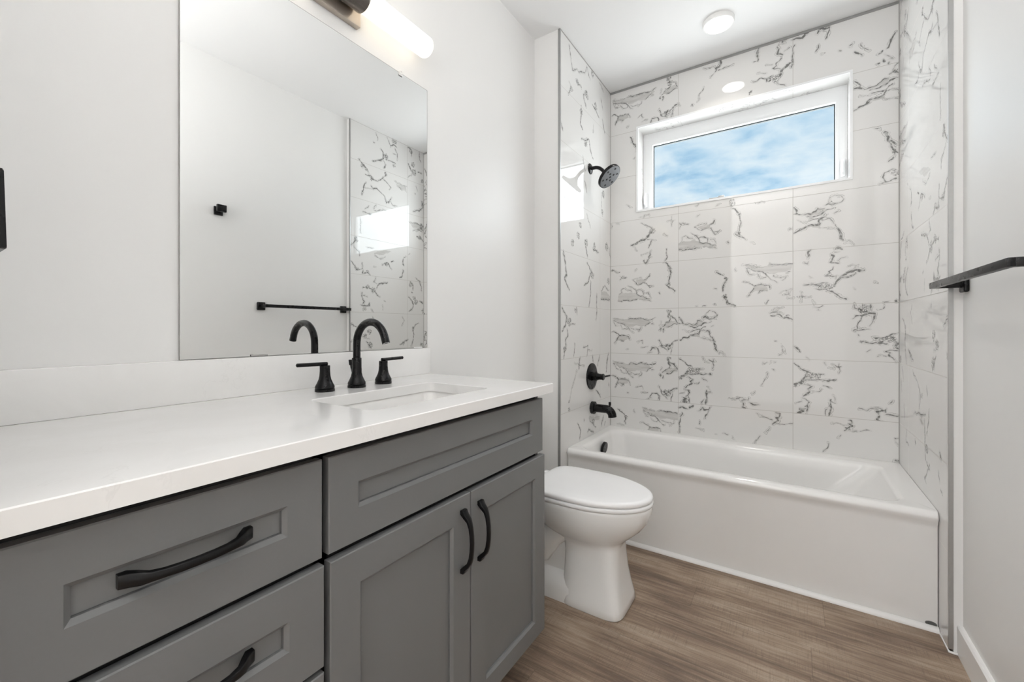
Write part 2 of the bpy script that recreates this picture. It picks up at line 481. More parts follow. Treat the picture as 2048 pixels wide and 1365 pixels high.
def extrude_profile(bm, prof, a0, a1, place):
    """prof: closed 2-D outline; place(p, q, t) -> 3-D point; swept from t=a0 to a1"""
    loft(bm, [[place(p, q, a0) for p, q in prof], [place(p, q, a1) for p, q in prof]])

VEIN_BACK = (
    'L1 -848,1871 -840,1872;L1.2 -826,1865 -821,1881 -809,1882 -789,1884 -784,1873;L1 -938,1967 -923,1957 -908,1939;L2 -843,1830 -823,1820 -799,1800 '
    '-770,1789;K26.8 -770,1769;L5 -784,1761 -794,1738 -809,1720 -838,1712 -862,1702 -887,1690 -908,1682;L1.5 -809,1720 -770,1708 -751,1704;L2 -770,1701 '
    '-777,1678 -794,1655;L1.5 -695,1736 -667,1723;L1 -908,1682 -882,1674 -868,1648;L3 -780,1634 -782,1605 -789,1591;L3 -823,1575 -809,1559 -789,1581 '
    '-775,1590;L1 -838,1608 -804,1622;L2.5 -679,1638 -676,1585 -683,1557;L1.5 -644,1843 -642,1814 -644,1782;L1.5 -672,1819 -642,1824 -628,1817;K24.2 '
    '-294,1875;L1 -499,1886 -486,1893;L1 -382,1870 -366,1883;L1.5 -1053,1852 -1042,1845 -1047,1820;L1 -1016,1847 -995,1846;L2 -1050,1523 -1031,1527 '
    '-1010,1507 -990,1508;K15.3 -1042,1528;L3 -378,1463 -358,1446 -341,1438;K17.7 -329,1420;L3 -333,1411 -341,1385 -347,1345;K20 -337,1314;L1 -398,1366 '
    '-382,1362;L2 -282,1474 -276,1458;L4 -349,1315 -329,1296 -318,1271 -278,1252;L1.3 -499,1259 -490,1261;L1.5 -456,1253 -435,1257;L2 -392,1265 '
    '-386,1262;F0 -228,1498 -202,1491 -164,1484 -135,1477 -102,1489 -81,1485 -45,1487 -28,1489 5,1482 5,1445 -28,1440 -70,1434 -102,1436 -128,1449 '
    '-164,1454 -187,1466 -224,1491;L1.2 -240,1499 -202,1491 -164,1484 -135,1477;L2.5 -102,1489 -84,1486 -45,1484 -28,1489 5,1480;L2.2 -224,1482 -202,1470 '
    '-168,1454 -142,1452 -120,1440 -110,1422 -92,1400 -70,1382;L1.5 -168,1443 -161,1428 -142,1414 -120,1414 -113,1431;L1.3 -84,1429 -70,1415 -42,1413 '
    '-24,1416 -28,1404 -42,1399;L1.3 -24,1433 0,1437;L2 -221,1478 -209,1442 -183,1438;L2.5 -236,1392 -217,1395 -198,1385 -179,1371 -153,1376 -131,1377 '
    '-106,1367 -99,1350;F0 -179,1363 -153,1374 -128,1375 -113,1355 -117,1338 -146,1337 -172,1341 -194,1320;L3 -179,1367 -190,1342 -213,1313;L1.5 -157,1327 '
    '-146,1340 -117,1338;L1.2 -49,1326 -28,1336 -7,1328 -6,1312 -31,1309;L1 -18,1294 7,1293;L1 -24,1338 5,1344;L1.5 -11,1680 3,1680;L1.3 -164,1852 '
    '-135,1853;L3 87,1550 79,1541 81,1522 77,1506;L1.3 81,1486 81,1470 61,1478;L5 203,1546 215,1549 227,1541;L3 181,1517 190,1512 184,1497 178,1478 '
    '187,1475 215,1468;L1.5 196,1527 215,1527;L1.5 209,1485 227,1495 246,1495;L2.2 193,1451 187,1433 171,1425 178,1414 162,1406 187,1396 206,1395;L1 '
    '252,1450 270,1454 288,1447;L4 315,1425 300,1423 282,1428 264,1418 243,1410 227,1395 209,1381 200,1370 193,1350;L4 224,1391 252,1390 282,1411;L2.5 '
    '57,1360 77,1357 97,1362 113,1359 139,1365 162,1366;K29.7 171,1344;K20 130,1350;L2.5 113,1335 146,1331 165,1320 178,1316 193,1313 215,1294 230,1280 '
    '249,1275;L1.2 81,1405 100,1396;L1.2 275,1330 279,1322;L1 363,1363 367,1356;L1.5 34,1290 47,1296 67,1291 87,1290;L1.3 47,1318 47,1265;K14.3 '
    '47,1290;L1.3 97,1270 110,1255;L2 398,1255 410,1258;L4 440,1259 449,1255;L1.3 -110,1283 -124,1267;L1.5 -100,1209 -92,1215 -74,1215 -56,1210 -38,1204;L3 '
    '-99,1196 -74,1194 -52,1192 -35,1177 -14,1178 7,1166;K16.6 -21,1185;L1 -92,1220 -74,1232 -42,1237;L2 -77,1045 -65,1045;L1 -45,1023 -35,1002 '
    '-31,986;L1.5 -60,966 -45,973;L1.5 104,1235 123,1229 142,1240;L1.3 120,1219 130,1214;L3 17,1020 30,1012 44,988;L2 71,962 81,949;K28.7 312,1222;L2 '
    '279,1246 282,1230 291,1222;L2 341,1244 341,1210;L4 279,1188 300,1189 318,1195 335,1198 353,1194 361,1190 361,1168;L1.3 361,1168 356,1149 341,1132;L1.3 '
    '270,1174 279,1184;L2.5 307,1184 303,1161 294,1134 288,1118 276,1113;L1.5 282,1107 306,1113 330,1115 338,1113;L1 288,1092 291,1076;L1.5 398,1238 '
    '390,1223 373,1213;L2.2 300,1046 318,1048 341,1039 364,1047 387,1040 410,1040;L4 302,1048 304,1044;L2.5 356,1069 382,1068 404,1078 418,1089 438,1093 '
    '452,1100;K29.8 418,1066;K16.9 387,1055;L4 432,1056 443,1034 452,1019;L2 449,1008 426,1009 401,1001 421,990 413,981 432,967 443,950;L1.3 370,972 '
    '379,983 401,977;L1.5 326,1000 341,1008;L1.2 -135,927 -131,915 -117,922;L1.2 -99,920 -95,929;L1.2 -81,928 -72,924;L2 -84,881 -77,877;L1.6 -110,861 '
    '-120,835 -133,813 -146,786;L1.3 178,610 193,610 215,607 240,604;L3 255,637 270,635 270,620 255,618 267,604 252,590 237,573;L3 240,592 252,590 '
    '261,580;L1.5 270,577 300,579 318,587 340,588;L1.2 218,547 209,530;L2 174,499 158,471 146,447;L3 440,563 454,565;L0.8 440,556 452,528;L4 442,452 '
    '452,450;L1.2 -166,625 -153,605;L1.6 -150,606 -120,605 -88,596;L3 -74,633 -56,629 -56,612 -70,611 -58,596 -77,585 -88,569;L1.6 -81,588 -70,575 -28,574 '
    '-7,581 10,581;L1.5 -104,548 -113,530 -128,515;L2.2 -153,494 -168,467 -181,445;L1.3 -202,675 -179,673 -151,672;L3 -597,611 -577,620 -546,607;L6 '
    '-535,618 -518,633;L2.5 -577,583 -590,553 -595,520 -592,483 -599,449;L3 -482,602 -465,627 -452,612 -427,617 -421,636;L2 -427,613 -444,561;L2.5 -477,539 '
    '-477,520;L0.8 -494,491 -452,483;L1.5 -386,474 -380,474;L1.2 -341,484 -318,479;L1 -294,473 -288,458;L2.5 -1000,562 -964,535 -948,512 -948,461;K17.5 '
    '-940,507;L2 -892,563 -885,549;L1.2 -1010,456 -969,454;L4 396,2124 407,2108 414,2073 445,2052;L3 417,2063 435,2026 449,2002;K16.2 438,2007;L1.5 '
    '414,1966 435,1985;K23.1 440,1910;L2 442,1928 396,1914 393,1886 407,1865 445,1881;L1 380,1861 407,1865;L1 353,2157 378,2143;L4 -913,2428 -900,2410 '
    '-898,2384 -880,2355;L1 -877,2355 -877,2320;L1 -892,2271 -882,2279;L4 -366,2760 -358,2744 -366,2724 -382,2712 -388,2698;L1.5 -452,2731 -419,2731 '
    '-390,2728;L2 -370,2701 -333,2702 -290,2707;L0.8 -390,2697 -415,2660;L1.6 -452,2622 -469,2595 -490,2542;L3 -520,2533 -516,2522;L1.5 -599,2560 '
    '-590,2544;L1.5 -209,2497 -198,2515;K12.9 -202,2508;L2.5 -153,2762 -164,2757 -164,2731 -166,2706 -164,2680;L1.3 -187,2684 -164,2684;L6 -42,2749 '
    '-21,2758;L3 -63,2724 -56,2713 -65,2689 -35,2676;L1.5 -31,2692 -4,2702;L1.5 -49,2740 -28,2732;L2.3 -45,2659 -56,2646 -74,2636 -70,2622 -88,2611 '
    '-49,2596;L5 -4,2615 -21,2605 -42,2587 -49,2573 -56,2554;K31.4 -74,2552;K21.1 -110,2555;L2.3 -189,2572 -161,2568 -142,2576 -124,2566 -92,2574;L2.3 '
    '-63,2523 -42,2508 -21,2495;L1 -117,2646 -92,2638;L1.2 -161,2610 -146,2605 -120,2597;L3 3,2743 20,2744 51,2735 67,2745 84,2765;L7 69,2750 81,2760;L2.5 '
    '20,2710 7,2678 3,2642 5,2617 3,2592;L4 117,2730 130,2749 142,2756 149,2741 171,2748 181,2764;L2.2 170,2741 157,2686;L2 123,2667 126,2654 113,2633;L1.5 '
    '212,2607 221,2603;L1.5 139,2613 146,2612;L1.5 258,2621 273,2625;L1.5 255,2610 267,2608;L1.3 306,2607 318,2583 338,2559;L2.5 279,2575 297,2564 '
    '312,2547;L2.2 407,2543 410,2553 432,2600 446,2617;L2.5 376,2528 387,2539 384,2529;L1.5 401,2519 421,2493 435,2485;L3 393,2496 398,2479;L1.5 413,2485 '
    '432,2486;L3 370,2478 379,2482;L3 414,2469 420,2470;F0 -604,1658 -568,1671 -524,1673 -482,1668 -456,1651 -431,1649 -402,1632 -378,1611 -415,1620 '
    '-456,1626 -477,1626 -507,1622 -546,1624 -604,1626|-604,9,1553,1856;L2.5 -601,1623 -577,1618 -546,1622 -520,1619 -494,1624 '
    '-473,1624|-604,9,1553,1856;L1.2 -456,1626 -415,1620 -378,1611|-604,9,1553,1856;L1.5 -599,1663 -577,1674 -581,1696 -559,1705 -542,1694 -524,1691 '
    '-507,1676|-604,9,1553,1856;L2.2 -529,1722 -507,1708 -494,1699 -482,1686 -477,1663 -456,1651 -431,1649 -402,1632 -382,1625|-604,9,1553,1856;L1.5 '
    '-482,1691 -452,1690 -435,1681 -427,1662 -431,1653|-604,9,1553,1856;L1.5 -415,1667 -398,1667 -390,1644 -382,1634|-604,9,1553,1856;L2 -503,1760 '
    '-490,1742 -469,1728 -452,1733 -431,1739 -415,1733 -398,1717 -368,1718|-604,9,1553,1856;L2 -398,1717 -390,1698 -374,1709|-604,9,1553,1856;F0 -490,1756 '
    '-460,1764 -440,1777 -423,1756 -394,1788 -406,1759 -423,1738 -460,1729|-604,9,1553,1856;L1 -499,1762 -473,1772 -440,1777|-604,9,1553,1856;L2 -423,1756 '
    '-402,1767 -392,1788|-604,9,1553,1856;L1.5 -595,1789 -573,1776 -548,1780 -577,1791 -595,1761|-604,9,1553,1856;L0.8 -492,1818 '
    '-475,1830|-604,9,1553,1856;F0 -998,1348 -963,1360 -919,1362 -876,1357 -851,1340 -826,1338 -797,1321 -772,1300 -809,1309 -851,1315 -872,1315 -902,1312 '
    '-941,1313 -998,1315|-1057,-604,1250,1553;L2.5 -996,1312 -971,1307 -941,1311 -915,1308 -889,1313 -868,1313|-1057,-604,1250,1553;L1.2 -851,1315 '
    '-809,1309 -772,1300|-1057,-604,1250,1553;L1.5 -994,1352 -971,1363 -976,1385 -954,1394 -936,1383 -919,1380 -902,1365|-1057,-604,1250,1553;L2.2 '
    '-923,1411 -902,1397 -889,1388 -876,1375 -872,1352 -851,1340 -826,1338 -797,1321 -776,1314|-1057,-604,1250,1553;L1.5 -876,1380 -847,1379 -830,1370 '
    '-821,1351 -826,1342|-1057,-604,1250,1553;L1.5 -809,1356 -793,1356 -784,1333 -776,1323|-1057,-604,1250,1553;L2 -898,1449 -885,1432 -863,1417 -847,1422 '
    '-826,1428 -809,1422 -793,1406 -762,1407|-1057,-604,1250,1553;L2 -793,1406 -784,1387 -768,1398|-1057,-604,1250,1553;F0 -885,1445 -855,1453 -834,1466 '
    '-817,1445 -788,1478 -801,1448 -817,1427 -855,1418|-1057,-604,1250,1553;L1 -893,1451 -868,1461 -834,1466|-1057,-604,1250,1553;L2 -817,1445 -797,1456 '
    '-786,1477|-1057,-604,1250,1553;L1.5 -989,1478 -967,1466 -943,1469 -971,1480 -989,1450|-1057,-604,1250,1553;L0.8 -887,1508 '
    '-870,1519|-1057,-604,1250,1553;L4 -294,1840 -274,1833 -263,1809 -255,1782 -251,1759|-604,9,1553,1856;K15.3 -259,1800|-604,9,1553,1856;L3 -251,1759 '
    '-255,1720 -261,1691|-604,9,1553,1856;L3 -278,1688 -259,1673 -240,1662 -220,1644|-604,9,1553,1856;K17.5 -261,1686|-604,9,1553,1856;L1 -198,1629 '
    '-179,1620|-604,9,1553,1856;L2 -322,1645 -314,1631|-604,9,1553,1856;L4 -696,1555 -676,1547 -665,1524 -657,1496 -653,1474|-1057,-604,1250,1553;K15.3 '
    '-661,1514|-1057,-604,1250,1553;L3 -653,1474 -657,1435 -663,1406|-1057,-604,1250,1553;L3 -680,1403 -661,1388 -642,1377 '
    '-623,1359|-1057,-604,1250,1553;K17.5 -663,1401|-1057,-604,1250,1553;L1 -600,1344 -581,1335|-1057,-604,1250,1553;L2 -724,1360 '
    '-716,1346|-1057,-604,1250,1553;L3 8,1799 20,1786 29,1773 32,1760|9,454,1553,1856;L2 10,1761 27,1761 47,1750 67,1753 94,1753 113,1760 123,1772 '
    '146,1769|9,454,1553,1856;F0 64,1755 97,1754 123,1772 149,1766 139,1748 113,1746 81,1743|9,454,1553,1856;L2.2 71,1740 97,1736 120,1739 139,1746 '
    '155,1763 193,1765|9,454,1553,1856;L2.2 81,1712 100,1718 123,1716 136,1720 165,1742|9,454,1553,1856;L1 30,1722 47,1713 71,1706|9,454,1553,1856;L1.8 '
    '136,1709 158,1713 178,1709 190,1693 203,1668 209,1651|9,454,1553,1856;L3.5 13,1650 30,1662 54,1669 77,1682 97,1686 126,1694 130,1706 '
    '136,1716|9,454,1553,1856;F0 107,1685 128,1694 130,1670 110,1674 77,1674|9,454,1553,1856;L1.2 126,1670 162,1665 184,1662 200,1654 '
    '209,1647|9,454,1553,1856;L5 206,1659 215,1639 221,1622 218,1603 230,1590|9,454,1553,1856;L1.2 198,1739 212,1749|9,454,1553,1856;L1 240,1573 255,1585 '
    '270,1566 273,1556|9,454,1553,1856;L3 150,1788 165,1798 184,1788|9,454,1553,1856;K13.8 176,1798|9,454,1553,1856;L1.5 190,1792 215,1791 '
    '230,1800|9,454,1553,1856;L1.2 165,1800 171,1826 193,1838 218,1830 234,1808 221,1790 190,1788|9,454,1553,1856;L3 -600,1191 -588,1179 -579,1165 '
    '-576,1153|-604,9,947,1250;L2 -598,1154 -581,1153 -561,1142 -541,1145 -514,1145 -495,1152 -485,1165 -462,1161|-604,9,947,1250;F0 -544,1148 -511,1147 '
    '-485,1165 -459,1159 -469,1140 -495,1138 -527,1135|-604,9,947,1250;L2.2 -537,1133 -511,1129 -488,1131 -469,1138 -453,1156 '
    '-415,1158|-604,9,947,1250;L2.2 -527,1105 -508,1110 -485,1109 -472,1113 -443,1135|-604,9,947,1250;L1 -578,1114 -561,1106 -537,1098|-604,9,947,1250;L1.8 '
    '-472,1101 -450,1106 -430,1101 -418,1086 -405,1060 -399,1044|-604,9,947,1250;L3.5 -595,1042 -578,1055 -554,1062 -531,1075 -511,1078 -482,1086 -478,1098 '
    '-472,1109|-604,9,947,1250;F0 -501,1077 -480,1086 -478,1062 -498,1067 -531,1067|-604,9,947,1250;L1.2 -482,1062 -446,1058 -424,1055 -408,1047 '
    '-399,1040|-604,9,947,1250;L5 -402,1052 -393,1031 -387,1015 -390,996 -377,982|-604,9,947,1250;L1.2 -410,1132 -396,1141|-604,9,947,1250;L1 -368,966 '
    '-353,978 -338,959 -335,949|-604,9,947,1250;L3 -458,1180 -443,1190 -424,1181|-604,9,947,1250;K13.8 -432,1190|-604,9,947,1250;L1.5 -418,1184 -393,1184 '
    '-377,1193|-604,9,947,1250;L1.2 -443,1192 -437,1219 -415,1231 -390,1222 -374,1200 -387,1183 -418,1180|-604,9,947,1250;L3 276,2418 288,2406 296,2392 '
    '299,2379|9,454,2159,2462;L2 277,2380 294,2380 315,2369 335,2372 361,2372 381,2379 390,2391 413,2388|9,454,2159,2462;F0 331,2374 364,2373 390,2391 '
    '416,2385 407,2367 381,2365 348,2362|9,454,2159,2462;L2.2 338,2359 364,2355 387,2358 407,2365 423,2382 460,2384|9,454,2159,2462;L2.2 348,2331 368,2337 '
    '390,2335 403,2340 432,2361|9,454,2159,2462;L1 298,2340 315,2332 338,2325|9,454,2159,2462;L1.8 403,2328 426,2332 445,2328 457,2312 470,2287 '
    '476,2270|9,454,2159,2462;L3.5 281,2269 298,2281 321,2288 345,2302 364,2305 394,2313 397,2324 403,2335|9,454,2159,2462;F0 374,2304 395,2313 397,2288 '
    '377,2293 345,2293|9,454,2159,2462;L1.2 394,2289 429,2284 451,2281 467,2273 476,2266|9,454,2159,2462;L5 473,2278 482,2258 488,2241 485,2222 '
    '498,2209|9,454,2159,2462;L1.2 465,2358 479,2368|9,454,2159,2462;L1 507,2192 522,2204 537,2185 540,2175|9,454,2159,2462;L3 418,2407 432,2417 '
    '451,2407|9,454,2159,2462;K13.8 443,2417|9,454,2159,2462;L1.5 457,2410 482,2410 498,2419|9,454,2159,2462;L1.2 432,2419 438,2445 460,2457 485,2449 '
    '501,2427 488,2409 457,2407|9,454,2159,2462;F0 -1037,1193 -964,1179 -928,1184 -913,1188 -887,1183 -848,1188 -789,1179 -780,1162 -804,1133 -868,1138 '
    '-923,1128 -938,1144 -979,1154 -1021,1180|-1057,-604,947,1250;L1 -1037,1193 -1000,1187 -964,1179|-1057,-604,947,1250;L2.5 -928,1181 -913,1188 -887,1183 '
    '-848,1188 -809,1182 -770,1179 -746,1191|-1057,-604,947,1250;L2 -1031,1180 -990,1154 -953,1146 -933,1128 -923,1113 -898,1094|-1057,-604,947,1250;L1.3 '
    '-984,1139 -969,1118 -938,1113 -933,1128|-1057,-604,947,1250;L1.3 -913,1123 -887,1114 -843,1111 -838,1128|-1057,-604,947,1250;L1 -843,1111 '
    '-858,1096|-1057,-604,947,1250;L1.5 -809,1133 -789,1153 -765,1167|-1057,-604,947,1250;L1.5 -775,1148 -760,1150|-1057,-604,947,1250;L1.6 -1031,1175 '
    '-1016,1139 -1000,1136|-1057,-604,947,1250;L2.5 -1047,1093 -1031,1095 -1016,1088 -995,1070 -964,1070 -928,1068|-1057,-604,947,1250;F0 -995,1065 '
    '-958,1073 -933,1063 -933,1043 -969,1038 -1000,1037 -1021,1016|-1057,-604,947,1250;L2.5 -995,1068 -1010,1037 -1021,1016|-1057,-604,947,1250;L1.5 '
    '-979,1027 -964,1038 -990,1040|-1057,-604,947,1250;L2 -928,1063 -918,1043|-1057,-604,947,1250;K19 -662,1228|-1057,-604,947,1250;L3 -672,1233 -653,1204 '
    '-626,1185 -604,1156|-1057,-604,947,1250;K19 -658,1194|-1057,-604,947,1250;L2.5 -704,1133 -681,1157 -658,1166 -649,1180|-1057,-604,947,1250;F0 '
    '-695,1138 -662,1166 -622,1170 -606,1151 -635,1147 -667,1130|-1057,-604,947,1250;L2 -676,1130 -649,1133 -631,1147 -604,1149|-1057,-604,947,1250;L1 '
    '-713,1142 -709,1166|-1057,-604,947,1250;L2.5 -720,1109 -709,1121 -713,1104|-1057,-604,947,1250;L3 -695,1118 -695,1094|-1057,-604,947,1250;L2.2 '
    '-723,1041 -709,1018 -709,1003 -672,971|-1057,-604,947,1250;K28.6 -672,1004|-1057,-604,947,1250;L3 -709,1008 -649,1016 -631,1033 '
    '-604,1043|-1057,-604,947,1250;L1.6 -635,1019 -644,981 -649,952|-1057,-604,947,1250;L3 -780,968 -770,992 -732,993 -723,974 '
    '-723,950|-1057,-604,947,1250;L1.5 -868,1027 -838,1037 -828,1015|-1057,-604,947,1250;L1.5 -804,952 -770,963|-1057,-604,947,1250;L1.5 -938,978 '
    '-928,983|-1057,-604,947,1250;L1.3 -833,990 -799,994|-1057,-604,947,1250;F0 -1037,890 -964,876 -928,881 -913,885 -887,880 -848,885 -789,876 -780,859 '
    '-804,830 -868,835 -923,826 -938,841 -979,851 -1021,877|-1057,-604,644,947;L1 -1037,890 -1000,884 -964,876|-1057,-604,644,947;L2.5 -928,878 -913,885 '
    '-887,880 -848,885 -809,879 -770,876 -746,888|-1057,-604,644,947;L2 -1031,877 -990,851 -953,843 -933,826 -923,810 -898,790|-1057,-604,644,947;L1.3 '
    '-984,836 -969,815 -938,810 -933,826|-1057,-604,644,947;L1.3 -913,820 -887,810 -843,808 -838,825|-1057,-604,644,947;L1 -843,808 '
    '-858,793|-1057,-604,644,947;L1.5 -809,830 -789,850 -765,864|-1057,-604,644,947;L1.5 -775,845 -760,847|-1057,-604,644,947;L1.6 -1031,872 -1016,836 '
    '-1000,833|-1057,-604,644,947;L2.5 -1047,790 -1031,792 -1016,785 -995,767 -964,768 -928,765|-1057,-604,644,947;F0 -995,762 -958,770 -933,760 -933,740 '
    '-969,735 -1000,734 -1021,713|-1057,-604,644,947;L2.5 -995,765 -1010,734 -1021,713|-1057,-604,644,947;L1.5 -979,724 -964,735 '
    '-990,737|-1057,-604,644,947;L2 -928,760 -918,740|-1057,-604,644,947;K19 -662,925|-1057,-604,644,947;L3 -672,930 -653,901 -626,882 '
    '-604,853|-1057,-604,644,947;K19 -658,892|-1057,-604,644,947;L2.5 -704,830 -681,854 -658,863 -649,877|-1057,-604,644,947;F0 -695,835 -662,863 -622,867 '
    '-606,848 -635,844 -667,827|-1057,-604,644,947;L2 -676,827 -649,830 -631,844 -604,846|-1057,-604,644,947;L1 -713,840 -709,864|-1057,-604,644,947;L2.5 '
    '-720,806 -709,818 -713,801|-1057,-604,644,947;L3 -695,816 -695,792|-1057,-604,644,947;L2.2 -723,738 -709,715 -709,700 '
    '-672,668|-1057,-604,644,947;K28.6 -672,701|-1057,-604,644,947;L3 -709,705 -649,714 -631,730 -604,740|-1057,-604,644,947;L1.6 -635,716 -644,678 '
    '-649,649|-1057,-604,644,947;L3 -780,665 -770,689 -732,690 -723,671 -723,647|-1057,-604,644,947;L1.5 -868,724 -838,734 -828,712|-1057,-604,644,947;L1.5 '
    '-804,649 -770,660|-1057,-604,644,947;L1.5 -938,675 -928,680|-1057,-604,644,947;L1.3 -833,688 -799,691|-1057,-604,644,947;F0 -1037,2712 -964,2698 '
    '-928,2703 -913,2707 -887,2702 -848,2706 -789,2698 -780,2681 -804,2652 -868,2657 -923,2648 -938,2663 -979,2673 -1021,2699|-1057,-604,2462,2768;L1 '
    '-1037,2712 -1000,2706 -964,2698|-1057,-604,2462,2768;L2.5 -928,2700 -913,2707 -887,2702 -848,2706 -809,2701 -770,2698 '
    '-746,2710|-1057,-604,2462,2768;L2 -1031,2699 -990,2673 -953,2665 -933,2648 -923,2632 -898,2612|-1057,-604,2462,2768;L1.3 -984,2658 -969,2637 -938,2632 '
    '-933,2648|-1057,-604,2462,2768;L1.3 -913,2642 -887,2632 -843,2630 -838,2647|-1057,-604,2462,2768;L1 -843,2630 -858,2615|-1057,-604,2462,2768;L1.5 '
    '-809,2652 -789,2672 -765,2686|-1057,-604,2462,2768;L1.5 -775,2667 -760,2669|-1057,-604,2462,2768;L1.6 -1031,2694 -1016,2658 '
    '-1000,2655|-1057,-604,2462,2768;L2.5 -1047,2612 -1031,2614 -1016,2607 -995,2589 -964,2590 -928,2587|-1057,-604,2462,2768;F0 -995,2584 -958,2592 '
    '-933,2582 -933,2562 -969,2557 -1000,2556 -1021,2535|-1057,-604,2462,2768;L2.5 -995,2587 -1010,2556 -1021,2535|-1057,-604,2462,2768;L1.5 -979,2546 '
    '-964,2557 -990,2559|-1057,-604,2462,2768;L2 -928,2582 -918,2562|-1057,-604,2462,2768;K19 -662,2747|-1057,-604,2462,2768;L3 -672,2752 -653,2723 '
    '-626,2704 -604,2675|-1057,-604,2462,2768;K19 -658,2714|-1057,-604,2462,2768;L2.5 -704,2652 -681,2676 -658,2685 -649,2699|-1057,-604,2462,2768;F0 '
    '-695,2657 -662,2685 -622,2689 -606,2670 -635,2666 -667,2649|-1057,-604,2462,2768;L2 -676,2649 -649,2652 -631,2666 -604,2668|-1057,-604,2462,2768;L1 '
    '-713,2662 -709,2686|-1057,-604,2462,2768;L2.5 -720,2628 -709,2640 -713,2623|-1057,-604,2462,2768;L3 -695,2638 -695,2614|-1057,-604,2462,2768;L2.2 '
    '-723,2560 -709,2537 -709,2522 -672,2490|-1057,-604,2462,2768;K28.6 -672,2523|-1057,-604,2462,2768;L3 -709,2527 -649,2536 -631,2552 '
    '-604,2562|-1057,-604,2462,2768;L1.6 -635,2538 -644,2500 -649,2471|-1057,-604,2462,2768;L3 -780,2486 -770,2511 -732,2512 -723,2493 '
    '-723,2469|-1057,-604,2462,2768;L1.5 -868,2546 -838,2556 -828,2534|-1057,-604,2462,2768;L1.5 -804,2471 -770,2482|-1057,-604,2462,2768;L1.5 -938,2497 '
    '-928,2502|-1057,-604,2462,2768;L1.3 -833,2510 -799,2513|-1057,-604,2462,2768;F0 -830,584 -757,571 -722,575 -706,580 -681,575 -642,579 -583,571 '
    '-573,554 -598,525 -661,530 -716,520 -732,535 -773,546 -815,571|-1057,-604,341,644;L1 -830,584 -794,579 -757,571|-1057,-604,341,644;L2.5 -722,573 '
    '-706,580 -681,575 -642,579 -602,574 -564,571 -540,583|-1057,-604,341,644;L2 -825,572 -783,546 -747,538 -727,520 -716,505 '
    '-691,485|-1057,-604,341,644;L1.3 -778,530 -763,510 -732,505 -727,520|-1057,-604,341,644;L1.3 -706,515 -681,505 -637,503 -632,520|-1057,-604,341,644;L1 '
    '-637,503 -651,488|-1057,-604,341,644;L1.5 -602,525 -583,544 -559,559|-1057,-604,341,644;L1.5 -569,539 -554,542|-1057,-604,341,644;L1.6 -825,566 '
    '-809,531 -794,528|-1057,-604,341,644;L2.5 -841,485 -825,487 -809,480 -789,462 -757,462 -722,460|-1057,-604,341,644;F0 -789,457 -752,465 -727,455 '
    '-727,435 -763,429 -794,429 -815,408|-1057,-604,341,644;L2.5 -789,460 -804,429 -815,408|-1057,-604,341,644;L1.5 -773,419 -757,430 '
    '-783,432|-1057,-604,341,644;L2 -722,455 -711,435|-1057,-604,341,644;L3 15,924 30,916 47,898 67,885 87,882|9,454,644,947;K30.2 87,860|9,454,644,947;K22 '
    '120,854|9,454,644,947;L2 107,867 133,865 152,866|9,454,644,947;L2.5 61,834 97,830 133,837 162,831 178,840 200,842|9,454,644,947;L4 190,839 '
    '200,839|9,454,644,947;L5 15,806 30,810 51,819 62,834 69,855|9,454,644,947;K12.3 20,799|9,454,644,947;L1.8 61,810 81,805 100,797 '
    '84,783|9,454,644,947;L2 187,929 209,911 224,916|9,454,644,947;L2 212,934 210,911 221,892 212,872|9,454,644,947;L1 168,909 193,906|9,454,644,947;L1.5 '
    '149,938 158,926|9,454,644,947;L2.5 97,795 81,784 90,771 67,757 56,745|9,454,644,947;L1.8 104,772 126,772 136,786|9,454,644,947;L2 149,809 '
    '174,794|9,454,644,947;L2.5 47,732 71,724 79,713 71,692 61,687|9,454,644,947;L1.5 17,699 47,714|9,454,644,947;L3 71,692 76,676 74,652|9,454,644,947;L4 '
    '40,673 61,669 30,651 47,649 61,656|9,454,644,947;L3 176,732 178,699 179,675 168,646|9,454,644,947;L1.5 165,682 155,665 150,644|9,454,644,947;L2 '
    '178,721 200,721|9,454,644,947;L0.8 187,759 200,729|9,454,644,947;L1.5 300,696 330,695 341,702 370,707 387,700|9,454,644,947;L3 404,709 398,694 382,694 '
    '364,688 373,678|9,454,644,947;L3 370,658 376,670 367,650 390,646|9,454,644,947;L1.5 401,681 426,676 454,676|9,454,644,947;L1.3 418,735 '
    '432,751|9,454,644,947;L3 -598,924 -582,916 -565,898 -545,885 -525,882|-604,9,644,947;K30.2 -525,860|-604,9,644,947;K22 -493,854|-604,9,644,947;L2 '
    '-506,867 -480,865 -460,866|-604,9,644,947;L2.5 -552,834 -516,830 -480,837 -451,831 -435,840 -413,842|-604,9,644,947;L4 -423,839 '
    '-413,839|-604,9,644,947;L5 -598,806 -582,810 -562,819 -550,834 -544,855|-604,9,644,947;K12.3 -592,799|-604,9,644,947;L1.8 -552,810 -532,805 -512,797 '
    '-529,783|-604,9,644,947;L2 -426,929 -404,911 -388,916|-604,9,644,947;L2 -401,934 -402,911 -391,892 -401,872|-604,9,644,947;L1 -445,909 '
    '-419,906|-604,9,644,947;L1.5 -464,938 -454,926|-604,9,644,947;L2.5 -516,795 -532,784 -522,771 -545,757 -557,745|-604,9,644,947;L1.8 -509,772 -486,772 '
    '-477,786|-604,9,644,947;L2 -464,809 -438,794|-604,9,644,947;L2.5 -565,732 -542,724 -534,713 -542,692 -552,687|-604,9,644,947;L1.5 -596,699 '
    '-565,714|-604,9,644,947;L3 -542,692 -537,676 -539,652|-604,9,644,947;L4 -572,673 -552,669 -582,651 -565,649 -552,656|-604,9,644,947;L3 -437,732 '
